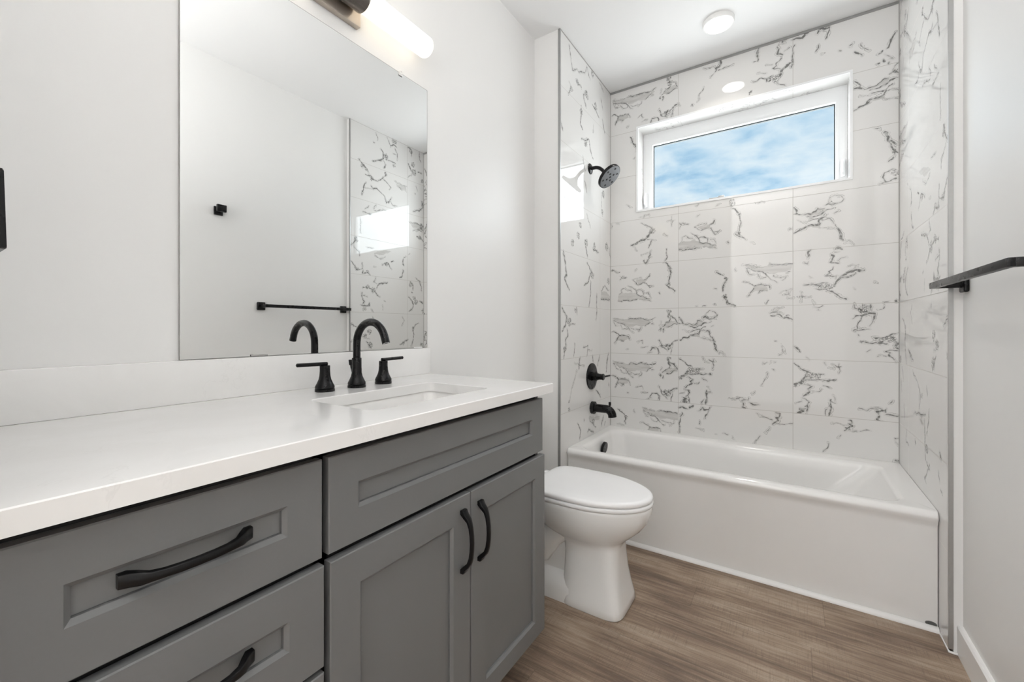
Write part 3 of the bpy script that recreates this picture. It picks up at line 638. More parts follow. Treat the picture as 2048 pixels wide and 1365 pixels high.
    '-435,699 -434,675 -445,646|-604,9,644,947;L1.5 -448,682 -457,665 -462,644|-604,9,644,947;L2 -435,721 -413,721|-604,9,644,947;L0.8 -426,759 '
    '-413,729|-604,9,644,947;L1.5 -313,696 -283,695 -272,702 -243,707 -225,700|-604,9,644,947;L3 -209,709 -214,694 -231,694 -248,688 '
    '-240,678|-604,9,644,947;L3 -243,658 -237,670 -245,650 -223,646|-604,9,644,947;L1.5 -211,681 -186,676 -158,676|-604,9,644,947;L1.3 -194,735 '
    '-181,751|-604,9,644,947 '
)
VEIN_LEFT = (
    'L3 2187,2743 2209,2679;L2 2209,2679 2231,2614 2291,2658 2306,2646 2402,2688 2436,2746;L2 2187,2529 2216,2499 2173,2459;K25.4 2216,2505;L3 2276,2585 '
    '2354,2577;K22.8 2299,2583;L3 2402,2566 2386,2539 2428,2483;K34.1 2436,2568;L3.5 2354,2464 2354,2424 2338,2351 2370,2331;K26.6 2354,2431;L3 2523,2552 '
    '2633,2515;K28.5 2577,2562;L2.5 2672,2656 2701,2602;L3 2692,2524 2731,2451;L3 2084,2254 2104,2226;L3 2354,2265 2470,2301 2487,2252 2532,2205;K30.5 '
    '2419,2262;L2.5 2370,2170 2411,2090;L1 2541,2426 2532,2374;L2 2436,2746 2487,2689;K24.6 2523,2742;L1 2633,2747 2711,2725;L3 2402,2027 2436,1968;K33.4 '
    '2711,2028;K22.1 2692,1905;L1.5 2672,2025 2692,1875;L2 2436,1832 2487,1760;K23.2 2338,1743;K29.4 2306,1672;K28.8 2231,1613;K30.6 2428,1653;L3 2402,1655 '
    '2444,1567;K28.3 2559,1647;L4 2532,1628 2633,1619;K34 2772,1682;L3 2814,1688 2836,1615;L4 2111,1547 2138,1498 2152,1426 2131,1393 2187,1335;L4 '
    '2436,1532 2505,1478 2453,1410 2394,1385;K31.6 2523,1459;L3 2496,1414 2496,1331 2470,1260;L3 2596,1337 2592,1258;F0 2672,1364 2772,1372 2836,1346 '
    '2836,1319 2672,1313;L2 2672,1364 2731,1414 2814,1382;L3 2672,1313 2836,1319;K30.5 2804,1450;L4 2097,1229 2159,1182 2138,1132 2097,1102;K34.5 '
    '2187,1158;L3 2216,1145 2268,1146;L3.5 2159,1108 2173,1082 2138,1052 2145,1021 2118,954;K27.7 2131,1003;L2.5 2261,1030 2246,953;L3 2283,1243 '
    '2291,1205;K19.4 2268,1223;L2 2596,1256 2586,1177;L2.5 2378,1003 2453,1010 2436,949;L1 2453,983 2514,977;L3 2330,942 2314,877;L1.2 2253,914 '
    '2394,891;L1.2 2291,866 2224,770 2187,699;K12.5 2187,705;K18.9 2187,655;L3 2523,945 2532,909;L3 2643,938 2614,875;L4 2804,945 2783,893 2762,819;L3 '
    '2577,721 2662,663;L3 2814,745 2814,722;F0 2470,568 2652,536 2633,514 2505,538;L2 2470,554 2541,500 2577,478;K28.2 2541,521;L4 2711,526 2672,467;L2 '
    '2752,482 2731,463;L3.5 2299,552 2346,510 2330,454;L4 2453,475 2470,485 2541,450;L2 2394,561 2399,547 '
)
VEIN_RIGHT = (
    'L2 2294,2742 2318,2720 2313,2691;L3 2271,2664 2285,2666;K35.9 2488,2753;L2 2408,2762 2443,2704 2448,2682;L4 2443,2704 2488,2717 2519,2708;L2.3 '
    '2498,2692 2524,2653 2519,2603;L1.5 2473,2636 2524,2641;L4.5 2350,2632 2374,2609 2374,2555 2332,2533 2266,2504;K31.3 2404,2588;L2.5 2399,2563 2458,2567 '
    '2503,2562;L2 2379,2541 2399,2516 2379,2479;K20 2488,2537;L3 2129,2473 2160,2453 2203,2423 2221,2395;K25.9 2168,2434;K22.4 2199,2414;L3 2195,2368 '
    '2248,2377 2266,2352 2313,2354;K26.4 2257,2357;L2.3 2313,2354 2350,2377 2399,2422 2399,2446;K19.6 2399,2438;L2 2360,2388 2408,2371 2448,2335 '
    '2438,2308;L4 2195,2309 2173,2258 2160,2195;L1 2173,2258 2248,2275;L3 2248,2294 2266,2276 2303,2287 2341,2266 2389,2240;L2.5 2389,2240 2399,2196 '
    '2428,2203 2458,2250;L2 2458,2211 2478,2192 2519,2194;L1.3 2488,2410 2550,2395 2635,2399;F0 2498,2389 2624,2392 2635,2346 2550,2355;L1.3 2519,2370 '
    '2581,2347;L3.5 2646,2753 2690,2744 2690,2686;K29.1 2679,2732;L3 2786,2761 2792,2695 2804,2673;L4 2646,2605 2679,2574 2701,2547;K37.8 2723,2554;L2 '
    '2701,2531 2646,2485;L2.5 2769,2568 2815,2566;K29.4 2712,2618;K25.8 2821,2499;L1 2746,2435 2763,2389;L2 2729,2354 2740,2355;K38.8 2839,2280;L3.5 '
    '2815,2308 2839,2263 2780,2215 2712,2190;L2 2168,2064 2248,2060;L2 2276,2112 2294,2147;L1.3 2186,2091 2230,2124;L2 2276,2097 2399,2129;K34.3 '
    '2815,2077;L1.5 2657,2086 2746,2088 2827,2088;F0 2668,2080 2746,2088 2863,2087 2827,2045 2712,2039;L2 2712,2014 2769,2042 2827,2028;L2.5 2146,2008 '
    '2146,1890;L2 2746,2016 2804,2053 2851,2037;L3 2757,1968 2804,1959 2851,1924;K25.5 2792,1965;L2.5 2050,1767 2091,1818 2112,1850;K25.4 2100,1826;L2 '
    '2083,1765 2134,1737 2138,1701;L1.5 2199,1784 2266,1788;F0 2276,1743 2370,1788 2458,1786 2399,1754 2332,1736;L1.5 2285,1730 2341,1707 2389,1729;L4 '
    '2458,1699 2478,1702;L2.5 2360,1655 2408,1685 2438,1657 2458,1628;K23.5 2404,1669;L4 2592,1742 2592,1684;L1.5 2587,1741 2624,1767;L1.5 2651,1783 '
    '2668,1802;L4 2592,1636 2581,1585 2550,1566;L2.5 2050,1652 2091,1622 2108,1587 2160,1601 2164,1653;K21.9 2116,1596;L3 2168,1594 2168,1565 2221,1578 '
    '2239,1561;K18.7 2212,1584;L1 2276,1630 2303,1633;L2.5 2168,1454 2230,1451 2276,1432 2303,1404 2332,1382;K34.1 2271,1436;K22.4 2212,1457;L4 2303,1457 '
    '2322,1489 2370,1501 2418,1517;L2 2294,1540 2276,1500 2303,1495;L2.5 2155,1408 2160,1379 2177,1336 2168,1306;L1.5 2160,1386 2212,1382;L4 2151,1305 '
    '2195,1303 2230,1305 2235,1331;K26 2186,1277;L1.5 2248,1279 2271,1257;L3 2384,1351 2394,1350;L1 2365,1315 2370,1276;L4 2679,1541 2707,1515 '
    '2712,1473;K25 2679,1512;L3 2746,1577 2792,1556 2809,1515 2815,1472;L3 2695,1447 2707,1446;L4 2657,1403 2695,1372 2712,1339 2701,1305 2662,1274;K33.8 '
    '2746,1358;L4 2792,1377 2833,1353;K25.2 2723,1398;K25.8 2833,1285;L1 2581,1227 2603,1186 2576,1145;L3 2780,1172 2746,1155 2701,1121 2723,1062 2707,1012 '
    '2690,962;K25.2 2707,1121;L4 2550,979 2603,998 2646,1022;K24.5 2592,990;K30 2815,967;L3 2058,1157 2091,1139 2112,1132;L2 2262,1212 2266,1197;K30 '
    '2230,1091;L1.2 2177,1039 2230,1034;K26 2186,1061;L3 2199,1013 2221,993 2248,955;K33.9 2239,985;L2 2054,1006 2074,1034;L3 2558,925 2471,885 2425,837 '
    '2448,781;K20.3 2402,840;L2 2327,884 2317,846;L2 2533,749 2348,768;L3 2296,794 2306,742 2327,694;K25.1 2327,632;L3 2369,742 2358,653 2348,582;L2 '
    '2337,579 2286,560;L2 2739,755 2730,689;L3 2694,643 2694,584 2638,580;L3 2520,632 2513,612;L4 2156,668 2139,647;L1.5 2800,863 2791,809;L1.5 2785,926 '
    '2754,874;L2 2290,580 2366,502 2344,497;L1.5 2171,590 2153,553;L2 2144,529 2126,524 '
)

# ------------------------------------------------------------------ marble tile walls (veins are laid out in wall metres)
def parse_veins(txt):
    out = []
    for it in txt.split(';'):
        it = it.strip()
        if not it: continue
        clip = None
        if '|' in it:
            it, c = it.split('|'); clip = [int(q) / 1000 for q in c.strip().split(',')]
        h, *ps = it.split()
        out.append((h[0], float(h[1:]) / 1000, np.array([[int(a) / 1000 for a in p.split(',')] for p in ps]), clip))
    return out

def value_noise(u, z, cell, seed):
    rs = np.random.RandomState(seed); T = rs.rand(64, 64) * 2 - 1
    x = u / cell + 20; y = z / cell + 20
    i = np.floor(x).astype(int); j = np.floor(y).astype(int); fx = x - i; fy = y - j
    fx = fx * fx * (3 - 2 * fx); fy = fy * fy * (3 - 2 * fy)
    g = lambda a, c: T[a % 64, c % 64]
    return (g(i, j) * (1 - fx) + g(i + 1, j) * fx) * (1 - fy) + (g(i, j + 1) * (1 - fx) + g(i + 1, j + 1) * fx) * fy

def vein_fields(us, zs, veins):
    U0, Z0 = np.meshgrid(us, zs)               # rows = z
    # ragged course of the veins: bend the plane a little before measuring distances
    U = U0 + 0.0050 * value_noise(U0, Z0, 0.030, 1) + 0.0034 * value_noise(U0, Z0, 0.013, 2)
    Z = Z0 + 0.0050 * value_noise(U0, Z0, 0.030, 3) + 0.0034 * value_noise(U0, Z0, 0.013, 4)
    D = np.full(U.shape, 0.04); Fm = np.zeros(U.shape); Ck = np.zeros(U.shape)
    PAD = 0.045
    for kind, w, pts, clip in veins:
        lo = pts.min(0); hi = pts.max(0); pad = PAD + w
        if clip: ulo, uhi, zlo, zhi = clip
        else: ulo, uhi, zlo, zhi = -9, 9, -9, 9
        i0 = np.searchsorted(us, max(lo[0] - pad, ulo - 1e-6)); i1 = np.searchsorted(us, min(hi[0] + pad, uhi + 1e-6))
        j0 = np.searchsorted(zs, max(lo[1] - pad, zlo - 1e-6)); j1 = np.searchsorted(zs, min(hi[1] + pad, zhi + 1e-6))
        if i1 <= i0 or j1 <= j0: continue
        sl = (slice(j0, j1), slice(i0, i1)); u = U[sl]; z = Z[sl]
        if kind == 'K':
            r = np.hypot(u - pts[0, 0], z - pts[0, 1])
            Ck[sl] = np.maximum(Ck[sl], np.clip(1.25 - r / w, 0, 1)); continue
        P = pts if kind == 'L' else np.vstack([pts, pts[:1]])
        dist = np.full(u.shape, 1.0); inside = np.zeros(u.shape, bool)
        n = len(P) - 1
        for k in range(n):
            a = P[k]; b = P[k + 1]; ab = b - a; L2 = max(ab @ ab, 1e-10)
            t = np.clip(((u - a[0]) * ab[0] + (z - a[1]) * ab[1]) / L2, 0, 1)
            d = np.hypot(u - a[0] - t * ab[0], z - a[1] - t * ab[1])
            if kind == 'L':
                s = (k + t) / n
                ww = w * (0.35 + 0.65 * np.sqrt(np.clip(np.sin(np.pi * (0.08 + 0.84 * s)), 0, 1)))
                d = d - ww * 1.25
            dist = np.minimum(dist, d)
            if kind == 'F':
                c = ((a[1] > z) != (b[1] > z)) & (u < (b[0] - a[0]) * (z - a[1]) / ((b[1] - a[1]) or 1e-9) + a[0])
                inside ^= c
        if kind == 'L': D[sl] = np.minimum(D[sl], dist)
        else:
            sd = np.where(inside, -dist, dist)
            Fm[sl] = np.maximum(Fm[sl], np.clip(0.5 - sd / 0.012, 0, 1))
    return D, Fm, Ck

def tiled_wall(name, mat, axis, const, u0, u1, z0, z1, veins, hole=None, step=0.0034, flip=False):
    def ticks(a, b, cuts):
        seq = sorted({a, b, *[c for c in cuts if a < c < b]}); o = [seq[0]]
        for p, q in zip(seq[:-1], seq[1:]):
            k = max(1, round((q - p) / step)); o += [p + (q - p) * i / k for i in range(1, k + 1)]
        return np.array(o)
    us = ticks(u0, u1, hole[:2] if hole else ()); zs = ticks(z0, z1, hole[2:] if hole else ())
    D, Fm, Ck = vein_fields(us, zs, parse_veins(veins))
    nu, nz = len(us), len(zs)
    U, Z = np.meshgrid(us, zs)
    co = np.empty((nu * nz, 3), np.float32)
    co[:, 1 - axis if axis == 0 else 0] = const
    if axis == 0: co[:, 0] = U.ravel(); co[:, 1] = const
    else: co[:, 1] = U.ravel(); co[:, 0] = const
    co[:, 2] = Z.ravel()
    idx = np.arange(nu * nz).reshape(nz, nu)
    q = np.stack([idx[:-1, :-1], idx[:-1, 1:], idx[1:, 1:], idx[1:, :-1]], -1)
    if flip: q = q[..., ::-1]
    if hole:
        cu = (us[:-1] + us[1:]) / 2; cz = (zs[:-1] + zs[1:]) / 2
        CU, CZ = np.meshgrid(cu, cz)
        keep = ~((CU > hole[0]) & (CU < hole[1]) & (CZ > hole[2]) & (CZ < hole[3]))
        q = q[keep]
    q = q.reshape(-1, 4)
    me = bpy.data.meshes.new(name)
    me.vertices.add(len(co)); me.vertices.foreach_set('co', co.ravel())
    me.loops.add(q.size); me.loops.foreach_set('vertex_index', q.ravel().astype(np.int32))
    me.polygons.add(len(q)); me.polygons.foreach_set('loop_start', np.arange(0, q.size, 4, dtype=np.int32))
    for nm, arr in (('vein_d', D), ('vein_fill', Fm), ('vein_crackle', Ck)):
        at = me.attributes.new(nm, 'FLOAT', 'POINT'); at.data.foreach_set('value', arr.ravel().astype(np.float32))
    me.update(calc_edges=True); me.validate()
    o = bpy.data.objects.new(name, me); COL.objects.link(o); me.materials.append(mat)
    return struct(o)

WIN = (-0.8625, 0.2600, 1.9170, 2.4740)     # opening in the back wall: x0 x1 z0 z1
MB = marble_mat('marble_tile_back', 0, -0.6036, 0.6126)
ML = marble_mat('marble_tile_left', 1, 2.6515, 0.6126)
MR = marble_mat('marble_tile_right', 1, 2.6406, 0.6126)
MV = marble_mat('marble_tile_reveal', 0, -0.6036, 0.6126, attrs=False)
tiled_wall('wall_back', MB, 0, Y_B, X_TL, X_TR, 0.0, Z_C, VEIN_BACK, hole=WIN)
tiled_wall('wall_left_alcove', ML, 1, X_TL, Y_JL, Y_B, 0.0, Z_C, VEIN_LEFT)
tiled_wall('wall_right_alcove', MR, 1, X_TR, Y_JR, Y_B, 0.0, Z_C, VEIN_RIGHT, flip=True)

# window reveal, tiled in the same stone
bm = bmesh.new()
x0, x1, z0, z1 = WIN; ya, yb = Y_B, 2.985
for pq in (((x0, ya, z0), (x1, ya, z0), (x1, yb, z0), (x0, yb, z0)), ((x0, ya, z1), (x0, yb, z1), (x1, yb, z1), (x1, ya, z1)),
           ((x0, ya, z0), (x0, yb, z0), (x0, yb, z1), (x0, ya, z1)), ((x1, ya, z0), (x1, ya, z1), (x1, yb, z1), (x1, yb, z0))):
    bm.faces.new([bm.verts.new(p) for p in pq])
struct(link('window_reveal', bm, MV, recalc=False))

# plain walls, ceiling, floor
Y_F = -0.012        # face of the wall beside the doorway (the camera stands in the doorway)
struct(boxo('floor', FLOORM, (X_L - 0.1, 1.3, -1.5, Y_B + 0.05, -0.06, 0.0)))
struct(boxo('ceiling', CEIL, (X_L - 0.1, 1.3, -1.5, Y_B + 0.15, Z_C, Z_C + 0.08)))
struct(boxo('wall_left', PAINT, (X_L - 0.10, X_L, -0.13, Y_JL + 0.10, 0.0, Z_C)))
struct(boxo('wall_left_return', PAINT, (X_L, X_TL - 0.012, Y_JL, Y_JL + 0.10, 0.0, Z_C)))
struct(boxo('wall_right', PAINT, (X_R, X_R + 0.10, -0.13, Y_JR + 0.10, 0.0, Z_C)))
struct(boxo('wall_right_return', PAINT, (X_TR + 0.012, X_R, Y_JR, Y_JR + 0.10, 0.0, Z_C)))
bm = bmesh.new()
box(bm, X_L, -0.60, -0.13, Y_F, 0.0, Z_C)
struct(link('wall_front', bm, PAINT))
bm = bmesh.new()                                   # adjoining hall behind the camera
box(bm, -1.32, -1.22, -1.5, -0.13, 0.0, Z_C); box(bm, 1.2, 1.3, -1.5, -0.13, 0.0, Z_C)
box(bm, -1.32, 1.3, -1.6, -1.5, 0.0, Z_C); box(bm, X_R + 0.10, 1.3, -0.13, -0.03, 0.0, Z_C)
struct(link('wall_hall', bm, CONC))
# outer skins behind the tile so no daylight leaks in
bm = bmesh.new()
box(bm, X_TL - 0.10, X_TL - 0.012, Y_JL + 0.10, Y_B + 0.15, 0.0, Z_C)
box(bm, X_TR + 0.012, X_TR + 0.10, Y_JR + 0.10, Y_B + 0.15, 0.0, Z_C)
box(bm, X_TL - 0.012, WIN[0] - 0.002, Y_B + 0.01, Y_B + 0.15, 0.0, Z_C)
box(bm, WIN[1] + 0.002, X_TR + 0.012, Y_B + 0.01, Y_B + 0.15, 0.0, Z_C)
box(bm, WIN[0] - 0.002, WIN[1] + 0.002, Y_B + 0.01, Y_B + 0.15, 0.0, WIN[2] - 0.002)
box(bm, WIN[0] - 0.002, WIN[1] + 0.002, Y_B + 0.01, Y_B + 0.15, WIN[3] + 0.002, Z_C)
struct(link('wall_outer', bm, CONC))

# ------------------------------------------------------------------ trims
def trim(k, mat, dims, bev=0.0):
    return struct(boxo('trim_%d' % k, mat, dims, bev=bev))
trim(1, STEEL, (X_TL - 0.012, X_TL + 0.0012, Y_JL - 0.0035, Y_JL + 0.004, 0.0, Z_C))
trim(2, STEEL, (X_TR - 0.0012, X_TR + 0.0115, Y_JR - 0.0035, Y_JR + 0.004, 0.012, Z_C))
trim(3, STEEL, (X_TL, X_TR, Y_B - 0.004, Y_B + 0.001, Z_C - 0.013, Z_C))
trim(4, CAULK, (X_TL, X_TL + 0.0015, Y_JL, Y_B, Z_C - 0.005, Z_C))
trim(5, CAULK, (X_TL, X_TL + 0.0022, Y_B - 0.0022, Y_B, Z_RIM, Z_C))
trim(6, CAULK, (X_TR - 0.003, X_TR, Y_B - 0.003, Y_B, Z_RIM, Z_C))
bm = bmesh.new()                                   # edge profile around the window opening
ring_frame(bm, WIN[0] - 0.011, WIN[1] + 0.011, WIN[2] - 0.011, WIN[3] + 0.011, WIN[0] + 0.001, WIN[1] - 0.001, WIN[2] + 0.001, WIN[3] - 0.001, Y_B - 0.003, Y_B + 0.004)
struct(link('trim_7', bm, VINYL))
# quarter-round at the foot of the tub apron
R = 0.017
prof = [(0, 0), (-R, 0)] + [(-R * math.cos(a), R * math.sin(a)) for a in [math.radians(q) for q in range(10, 91, 10)]]
bm = bmesh.new(); extrude_profile(bm, prof, X_TL + 0.001, X_TR - 0.001, lambda p, q, t: (t, 2.1635 + p, q))
struct(link('trim_8', bm, TRIMP, smooth=True))
# baseboards
def baseboard(name, prof_place, a0, a1):
    h, t = 0.101, 0.0145
    pr = [(0, 0), (t, 0), (t, h - 0.006), (t - 0.005, h), (0, h)]
    bm = bmesh.new(); extrude_profile(bm, pr, a0, a1, prof_place)
    return struct(link(name, bm, TRIMP))
baseboard('baseboard_right', lambda p, q, t: (X_R - p, t, q), Y_F, Y_JR)
baseboard('baseboard_left', lambda p, q, t: (X_L + p, t, q), 1.215, Y_JL)
baseboard('baseboard_return', lambda p, q, t: (t, Y_JL - p, q), X_L, X_TL - 0.013)
bm = bmesh.new()                                   # caulk bead at the floor under the right tile edge
tube(bm, [(X_TR + 0.001, 2.148, 0.002), (X_TR + 0.001, Y_JR - 0.004, 0.002), (X_TR + 0.012, Y_JR - 0.006, 0.002), (X_R - 0.014, Y_JR - 0.006, 0.002)], 0.0045, 8)
struct(link('trim_9', bm, TRIMP, smooth=True))

# ------------------------------------------------------------------ window_1
win = bpy.data.objects.new('window_1', None); COL.objects.link(win); struct(win)
bm = bmesh.new(); ring_frame(bm, -0.862, 0.2595, 1.9175, 2.4735, -0.826, 0.222, 1.938, 2.420, 2.972, 3.055)
link('frame', bm, VINYL, win)
bm = bmesh.new()
ring_frame(bm, -0.8255, 0.2215, 1.9385, 2.4195, -0.7985, 0.2075, 1.9495, 2.3885, 2.966, 3.004)
sash = link('sash', bm, VINYL, win)
bm = bmesh.new(); ring_frame(bm, -0.7985, 0.2075, 1.9495, 2.3885, -0.7935, 0.2025, 1.953, 2.3825, 2.990, 3.006)
link('gasket', bm, GASK, sash)
bm = bmesh.new(); box(bm, -0.794, 0.203, 2.998, 3.003, 1.952, 2.3835)
link('glass_pane', bm, PANE, win)
for xc in (-0.8435, 0.2400):
    bm = bmesh.new()
    box(bm, xc - 0.011, xc + 0.011, 2.958, 2.972, 1.962, 2.062, bev=0.004)
    tube(bm, [(xc, 2.962, 1.975), (xc - 0.004, 2.948, 1.985), (xc - 0.004, 2.943, 2.03), (xc, 2.949, 2.056)], [0.006, 0.008, 0.008, 0.005], 12)
    link('latch', bm, VINYL, win, smooth=True)
bm = bmesh.new(); box(bm, -0.44, -0.352, 2.950, 2.968, 1.936, 1.9560, bev=0.003); box(bm, -0.385, -0.350, 2.944, 2.952, 1.948, 1.9605, bev=0.002)
link('operator', bm, STEEL, win, smooth=True)

# ------------------------------------------------------------------ vanity cabinet
def shaker(y0, y1, z0, z1, py0, py1, pz0, pz1, xf, th=0.019, depth=0.010, bev=0.0065):
    """shaker front whose face is at x = xf, recessed panel opening py..pz; returns (frame bmesh, panel bmesh)"""
    bm = bmesh.new()
    def loop(a0, a1, b0, b1, x): return [bm.verts.new((x, a, b)) for a, b in ((a0, b0), (a1, b0), (a1, b1), (a0, b1))]
    e = 0.0018
    back = loop(y0, y1, z0, z1, xf - th)
    sh = loop(y0, y1, z0, z1, xf - e)
    O = loop(y0 + e, y1 - e, z0 + e, z1 - e, xf)
    A = loop(py0, py1, pz0, pz1, xf)
    B = loop(py0 + bev, py1 - bev, pz0 + bev, pz1 - bev, xf - bev * 0.85)
    Cc = loop(py0 + bev, py1 - bev, pz0 + bev, pz1 - bev, xf - th + 0.002)
    for P, Q in ((back, sh), (sh, O), (O, A), (A, B), (B, Cc)):
        for i in range(4):
            j = (i + 1) % 4; bm.faces.new((P[i], P[j], Q[j], Q[i]))
    bm.faces.new(back[::-1])
    pb = bmesh.new(); g = 0.0008
    box(pb, xf - th + 0.003, xf - depth, py0 + bev + g, py1 - bev - g, pz0 + bev + g, pz1 - bev - g)
    return bm, pb

def bow_pull(along, out, center, side):
    """arched bar pull, 155 mm; along/out/side are unit axes, center lies on the face"""
    st = [(-.0765, 0, .009, .0088), (-.067, 0, .0140, .0088), (-.0585, .0085, .0225, .0080), (-.049, .0185, .0276, .0062), (-.036, .0235, .0312, .0055),
          (-.018, .0265, .0335, .0055), (0, .0275, .0343, .0055)]
    st = st + [(-s, a, b, w) for s, a, b, w in st[-2::-1]]
    A, O, S, C0 = Vector(along), Vector(out), Vector(side), Vector(center)
    bm = bmesh.new(); c = 0.0012
    rings = []
    for s, i, o, w in st:
        rings.append([C0 + A * s + O * x + S * y for x, y in ((i, -w), (o - c, -w), (o, -w + c), (o, w - c), (o - c, w), (i, w))])
    loft(bm, rings)
    return bm

XU, XLo = -0.677, -0.671
van = thing('vanity_cabinet', 'dark grey shaker bathroom vanity with drawers left and two doors right under white countertop', 'cabinet')
bm = bmesh.new(); xa, xb = X_L + 0.001, XU - 0.0195
box(bm, xa, xb, 0.052, 1.186, 0.105, 0.123); box(bm, xa, xa + 0.006, 0.052, 1.186, 0.123, 0.9105)
for y0, y1 in ((0.052, 0.066), (0.420, 0.446), (1.172, 1.186)): box(bm, xa, xb, y0, y1, 0.123, 0.9105)
box(bm, xb - 0.02, xb, 0.052, 1.186, 0.884, 0.9105); box(bm, xb - 0.02, xb, 0.052, 1.186, 0.700, 0.730)
for z in (0.520, 0.338): box(bm, xb - 0.02, xb, 0.066, 0.420, z, z + 0.024)
box(bm, xb - 0.02, xb, 0.81, 0.84, 0.123, 0.70)
link('carcass', bm, CARC, van)
boxo('side_panel', CAB, (X_L + 0.001, XU - 0.0192, 1.186, 1.2035, 0.105, 0.9105), van)
boxo('toe_kick', CARC, (X_L + 0.05, -0.775, 0.052, 1.11, 0.0, 0.105), van)
boxo('filler', CAB, (XU - 0.06, XU - 0.012, 0.001, 0.050, 0.105, 0.9105), van)
DY0, DY1 = 0.0545, 0.4268
rows = [(0.7203, 0.8915, 0.7823, 0.8322, XU), (0.5350, 0.7092, 0.5990, 0.6480, XLo), (0.3515, 0.5252, 0.4150, 0.4640, XLo), (0.1385, 0.3415, 0.2000, 0.2800, XLo)]
for z0, z1, p0, p1, xf in rows:
    f, p = shaker(DY0, DY1, z0, z1, 0.1150, 0.3660, p0, p1, xf)
    d = link('drawer', f, CAB, van); link('panel', p, CAB, d)
    link('handle', bow_pull((0, 1, 0), (1, 0, 0), (xf - 0.010, 0.2375, (p0 + p1) / 2 + 0.003), (0, 0, 1)), PULLM, d, smooth=True, angle=50)
f, p = shaker(0.4389, 1.2030, 0.7203, 0.8915, 0.4992, 1.1393, 0.7823, 0.8322, XU)
d = link('false_front', f, CAB, van); link('panel', p, CAB, d)
for y0, y1, a0, a1, hy in ((0.4380, 0.8235, 0.4991, 0.7600, 0.7926), (0.8268, 1.2055, 0.8889, 1.1455, 0.8600)):
    f, p = shaker(y0, y1, 0.1385, 0.7085, a0, a1, 0.1910, 0.6455, XLo)
    d = link('door', f, CAB, van); link('panel', p, CAB, d)
    link('handle', bow_pull((0, 0, 1), (1, 0, 0), (XLo, hy, 0.5990), (0, 1, 0)), PULLM, d, smooth=True, angle=50)
rebase(van, (-0.945, 0.62, 0.0))

# ------------------------------------------------------------------ countertop with sink cut-out
ct = thing('countertop', 'white quartz countertop slab with a rectangular sink cut-out on the grey vanity', 'countertop')
bm = bmesh.new()
CX0, CX1, CY0, CY1, ZT0, ZT1 = X_L + 0.001, -0.649, 0.0005, 1.2217, 0.9108, Z_CT
hole = lambda z, g=0.0: rrect(-1.006 - g, -0.7555 + g, 0.594 - g, 1.020 + g, 0.026 + g, z, 8)
def outer(z, ins=0.0):
    a0, a1, b0, b1 = CX0 + ins, CX1 - ins, CY0 + ins, CY1 - ins
    pts = []
    k = 8
    cr = [(a1, b1), (a0, b1), (a0, b0), (a1, b0)]
    mids = {0: ((a1, (b0 + b1) / 2), ((a0 + a1) / 2, b1)), 1: (((a0 + a1) / 2, b1), (a0, (b0 + b1) / 2)),
            2: ((a0, (b0 + b1) / 2), ((a0 + a1) / 2, b0)), 3: (((a0 + a1) / 2, b0), (a1, (b0 + b1) / 2))}
    for q in range(4):
        s, e = mids[q]; c = cr[q]
        for i in range(k + 1):
            t = i / k * 0.98 + 0.01
            if t < 0.5: f_ = t * 2; pts.append(Vector((s[0] + (c[0] - s[0]) * f_, s[1] + (c[1] - s[1]) * f_, z)))
            elif abs(t - 0.5) < 1e-6: pts.append(Vector((c[0], c[1], z)))
            else: f_ = (t - 0.5) * 2; pts.append(Vector((c[0] + (e[0] - c[0]) * f_, c[1] + (e[1] - c[1]) * f_, z)))
    return pts
e = 0.0018
loft(bm, [hole(ZT0), hole(ZT1 - e), hole(ZT1, e), outer(ZT1, e), outer(ZT1 - e), outer(ZT0), hole(ZT0)], False, False)
bmesh.ops.remove_doubles(bm, verts=bm.verts[:], dist=1e-5)
link('slab', bm, QUARTZ, ct, smooth=True, angle=20)
rebase(ct, (-0.945, 0.61, ZT0))
tag(boxo('backsplash', QUARTZ, (X_L + 0.001, X_L + 0.020, CY0, CY1, Z_CT + 0.0003, 1.0422), bev=0.0012), 'low white quartz backsplash strip along the wall between countertop and mirror', 'backsplash')

# ------------------------------------------------------------------ undermount sink
sk = thing('sink', 'white rectangular undermount basin below the countertop cut-out', 'sink')
bm = bmesh.new()
S = lambda g, r, z: rrect(-1.011 + g, -0.7505 - g, 0.587 + g, 1.027 - g, r, z, 8)
rings = [S(-0.018, 0.035, 0.9105), S(0.0, 0.032, 0.9105), S(0.003, 0.034, 0.902), S(0.008, 0.040, 0.86), S(0.014, 0.046, 0.815),
         S(0.024, 0.05, 0.793), S(0.042, 0.05, 0.783), S(0.07, 0.05, 0.780), S(0.10, 0.03, 0.778)]
loft(bm, rings, False, True)
rings2 = [S(-0.018, 0.035, 0.9105), S(-0.018, 0.035, 0.900), S(-0.004, 0.04, 0.88), S(0.004, 0.05, 0.80), S(0.04, 0.05, 0.765), S(0.10, 0.03, 0.762)]
loft(bm, rings2, False, True)
bmesh.ops.remove_doubles(bm, verts=bm.verts[:], dist=1e-5)
link('basin', bm, SINKM, sk, smooth=True, angle=50)
bm = bmesh.new(); lathe(bm, (-0.88, 0.807, 0.7785), (0, 0, 1), [(0, 0.030), (0.003, 0.030), (0.004, 0.026), (0.002, 0.020), (0.006, 0.017), (0.009, 0.001)])
link('drain_stopper', bm, BLACK, sk, smooth=True)
rebase(sk, (-0.88, 0.807, 0.762))

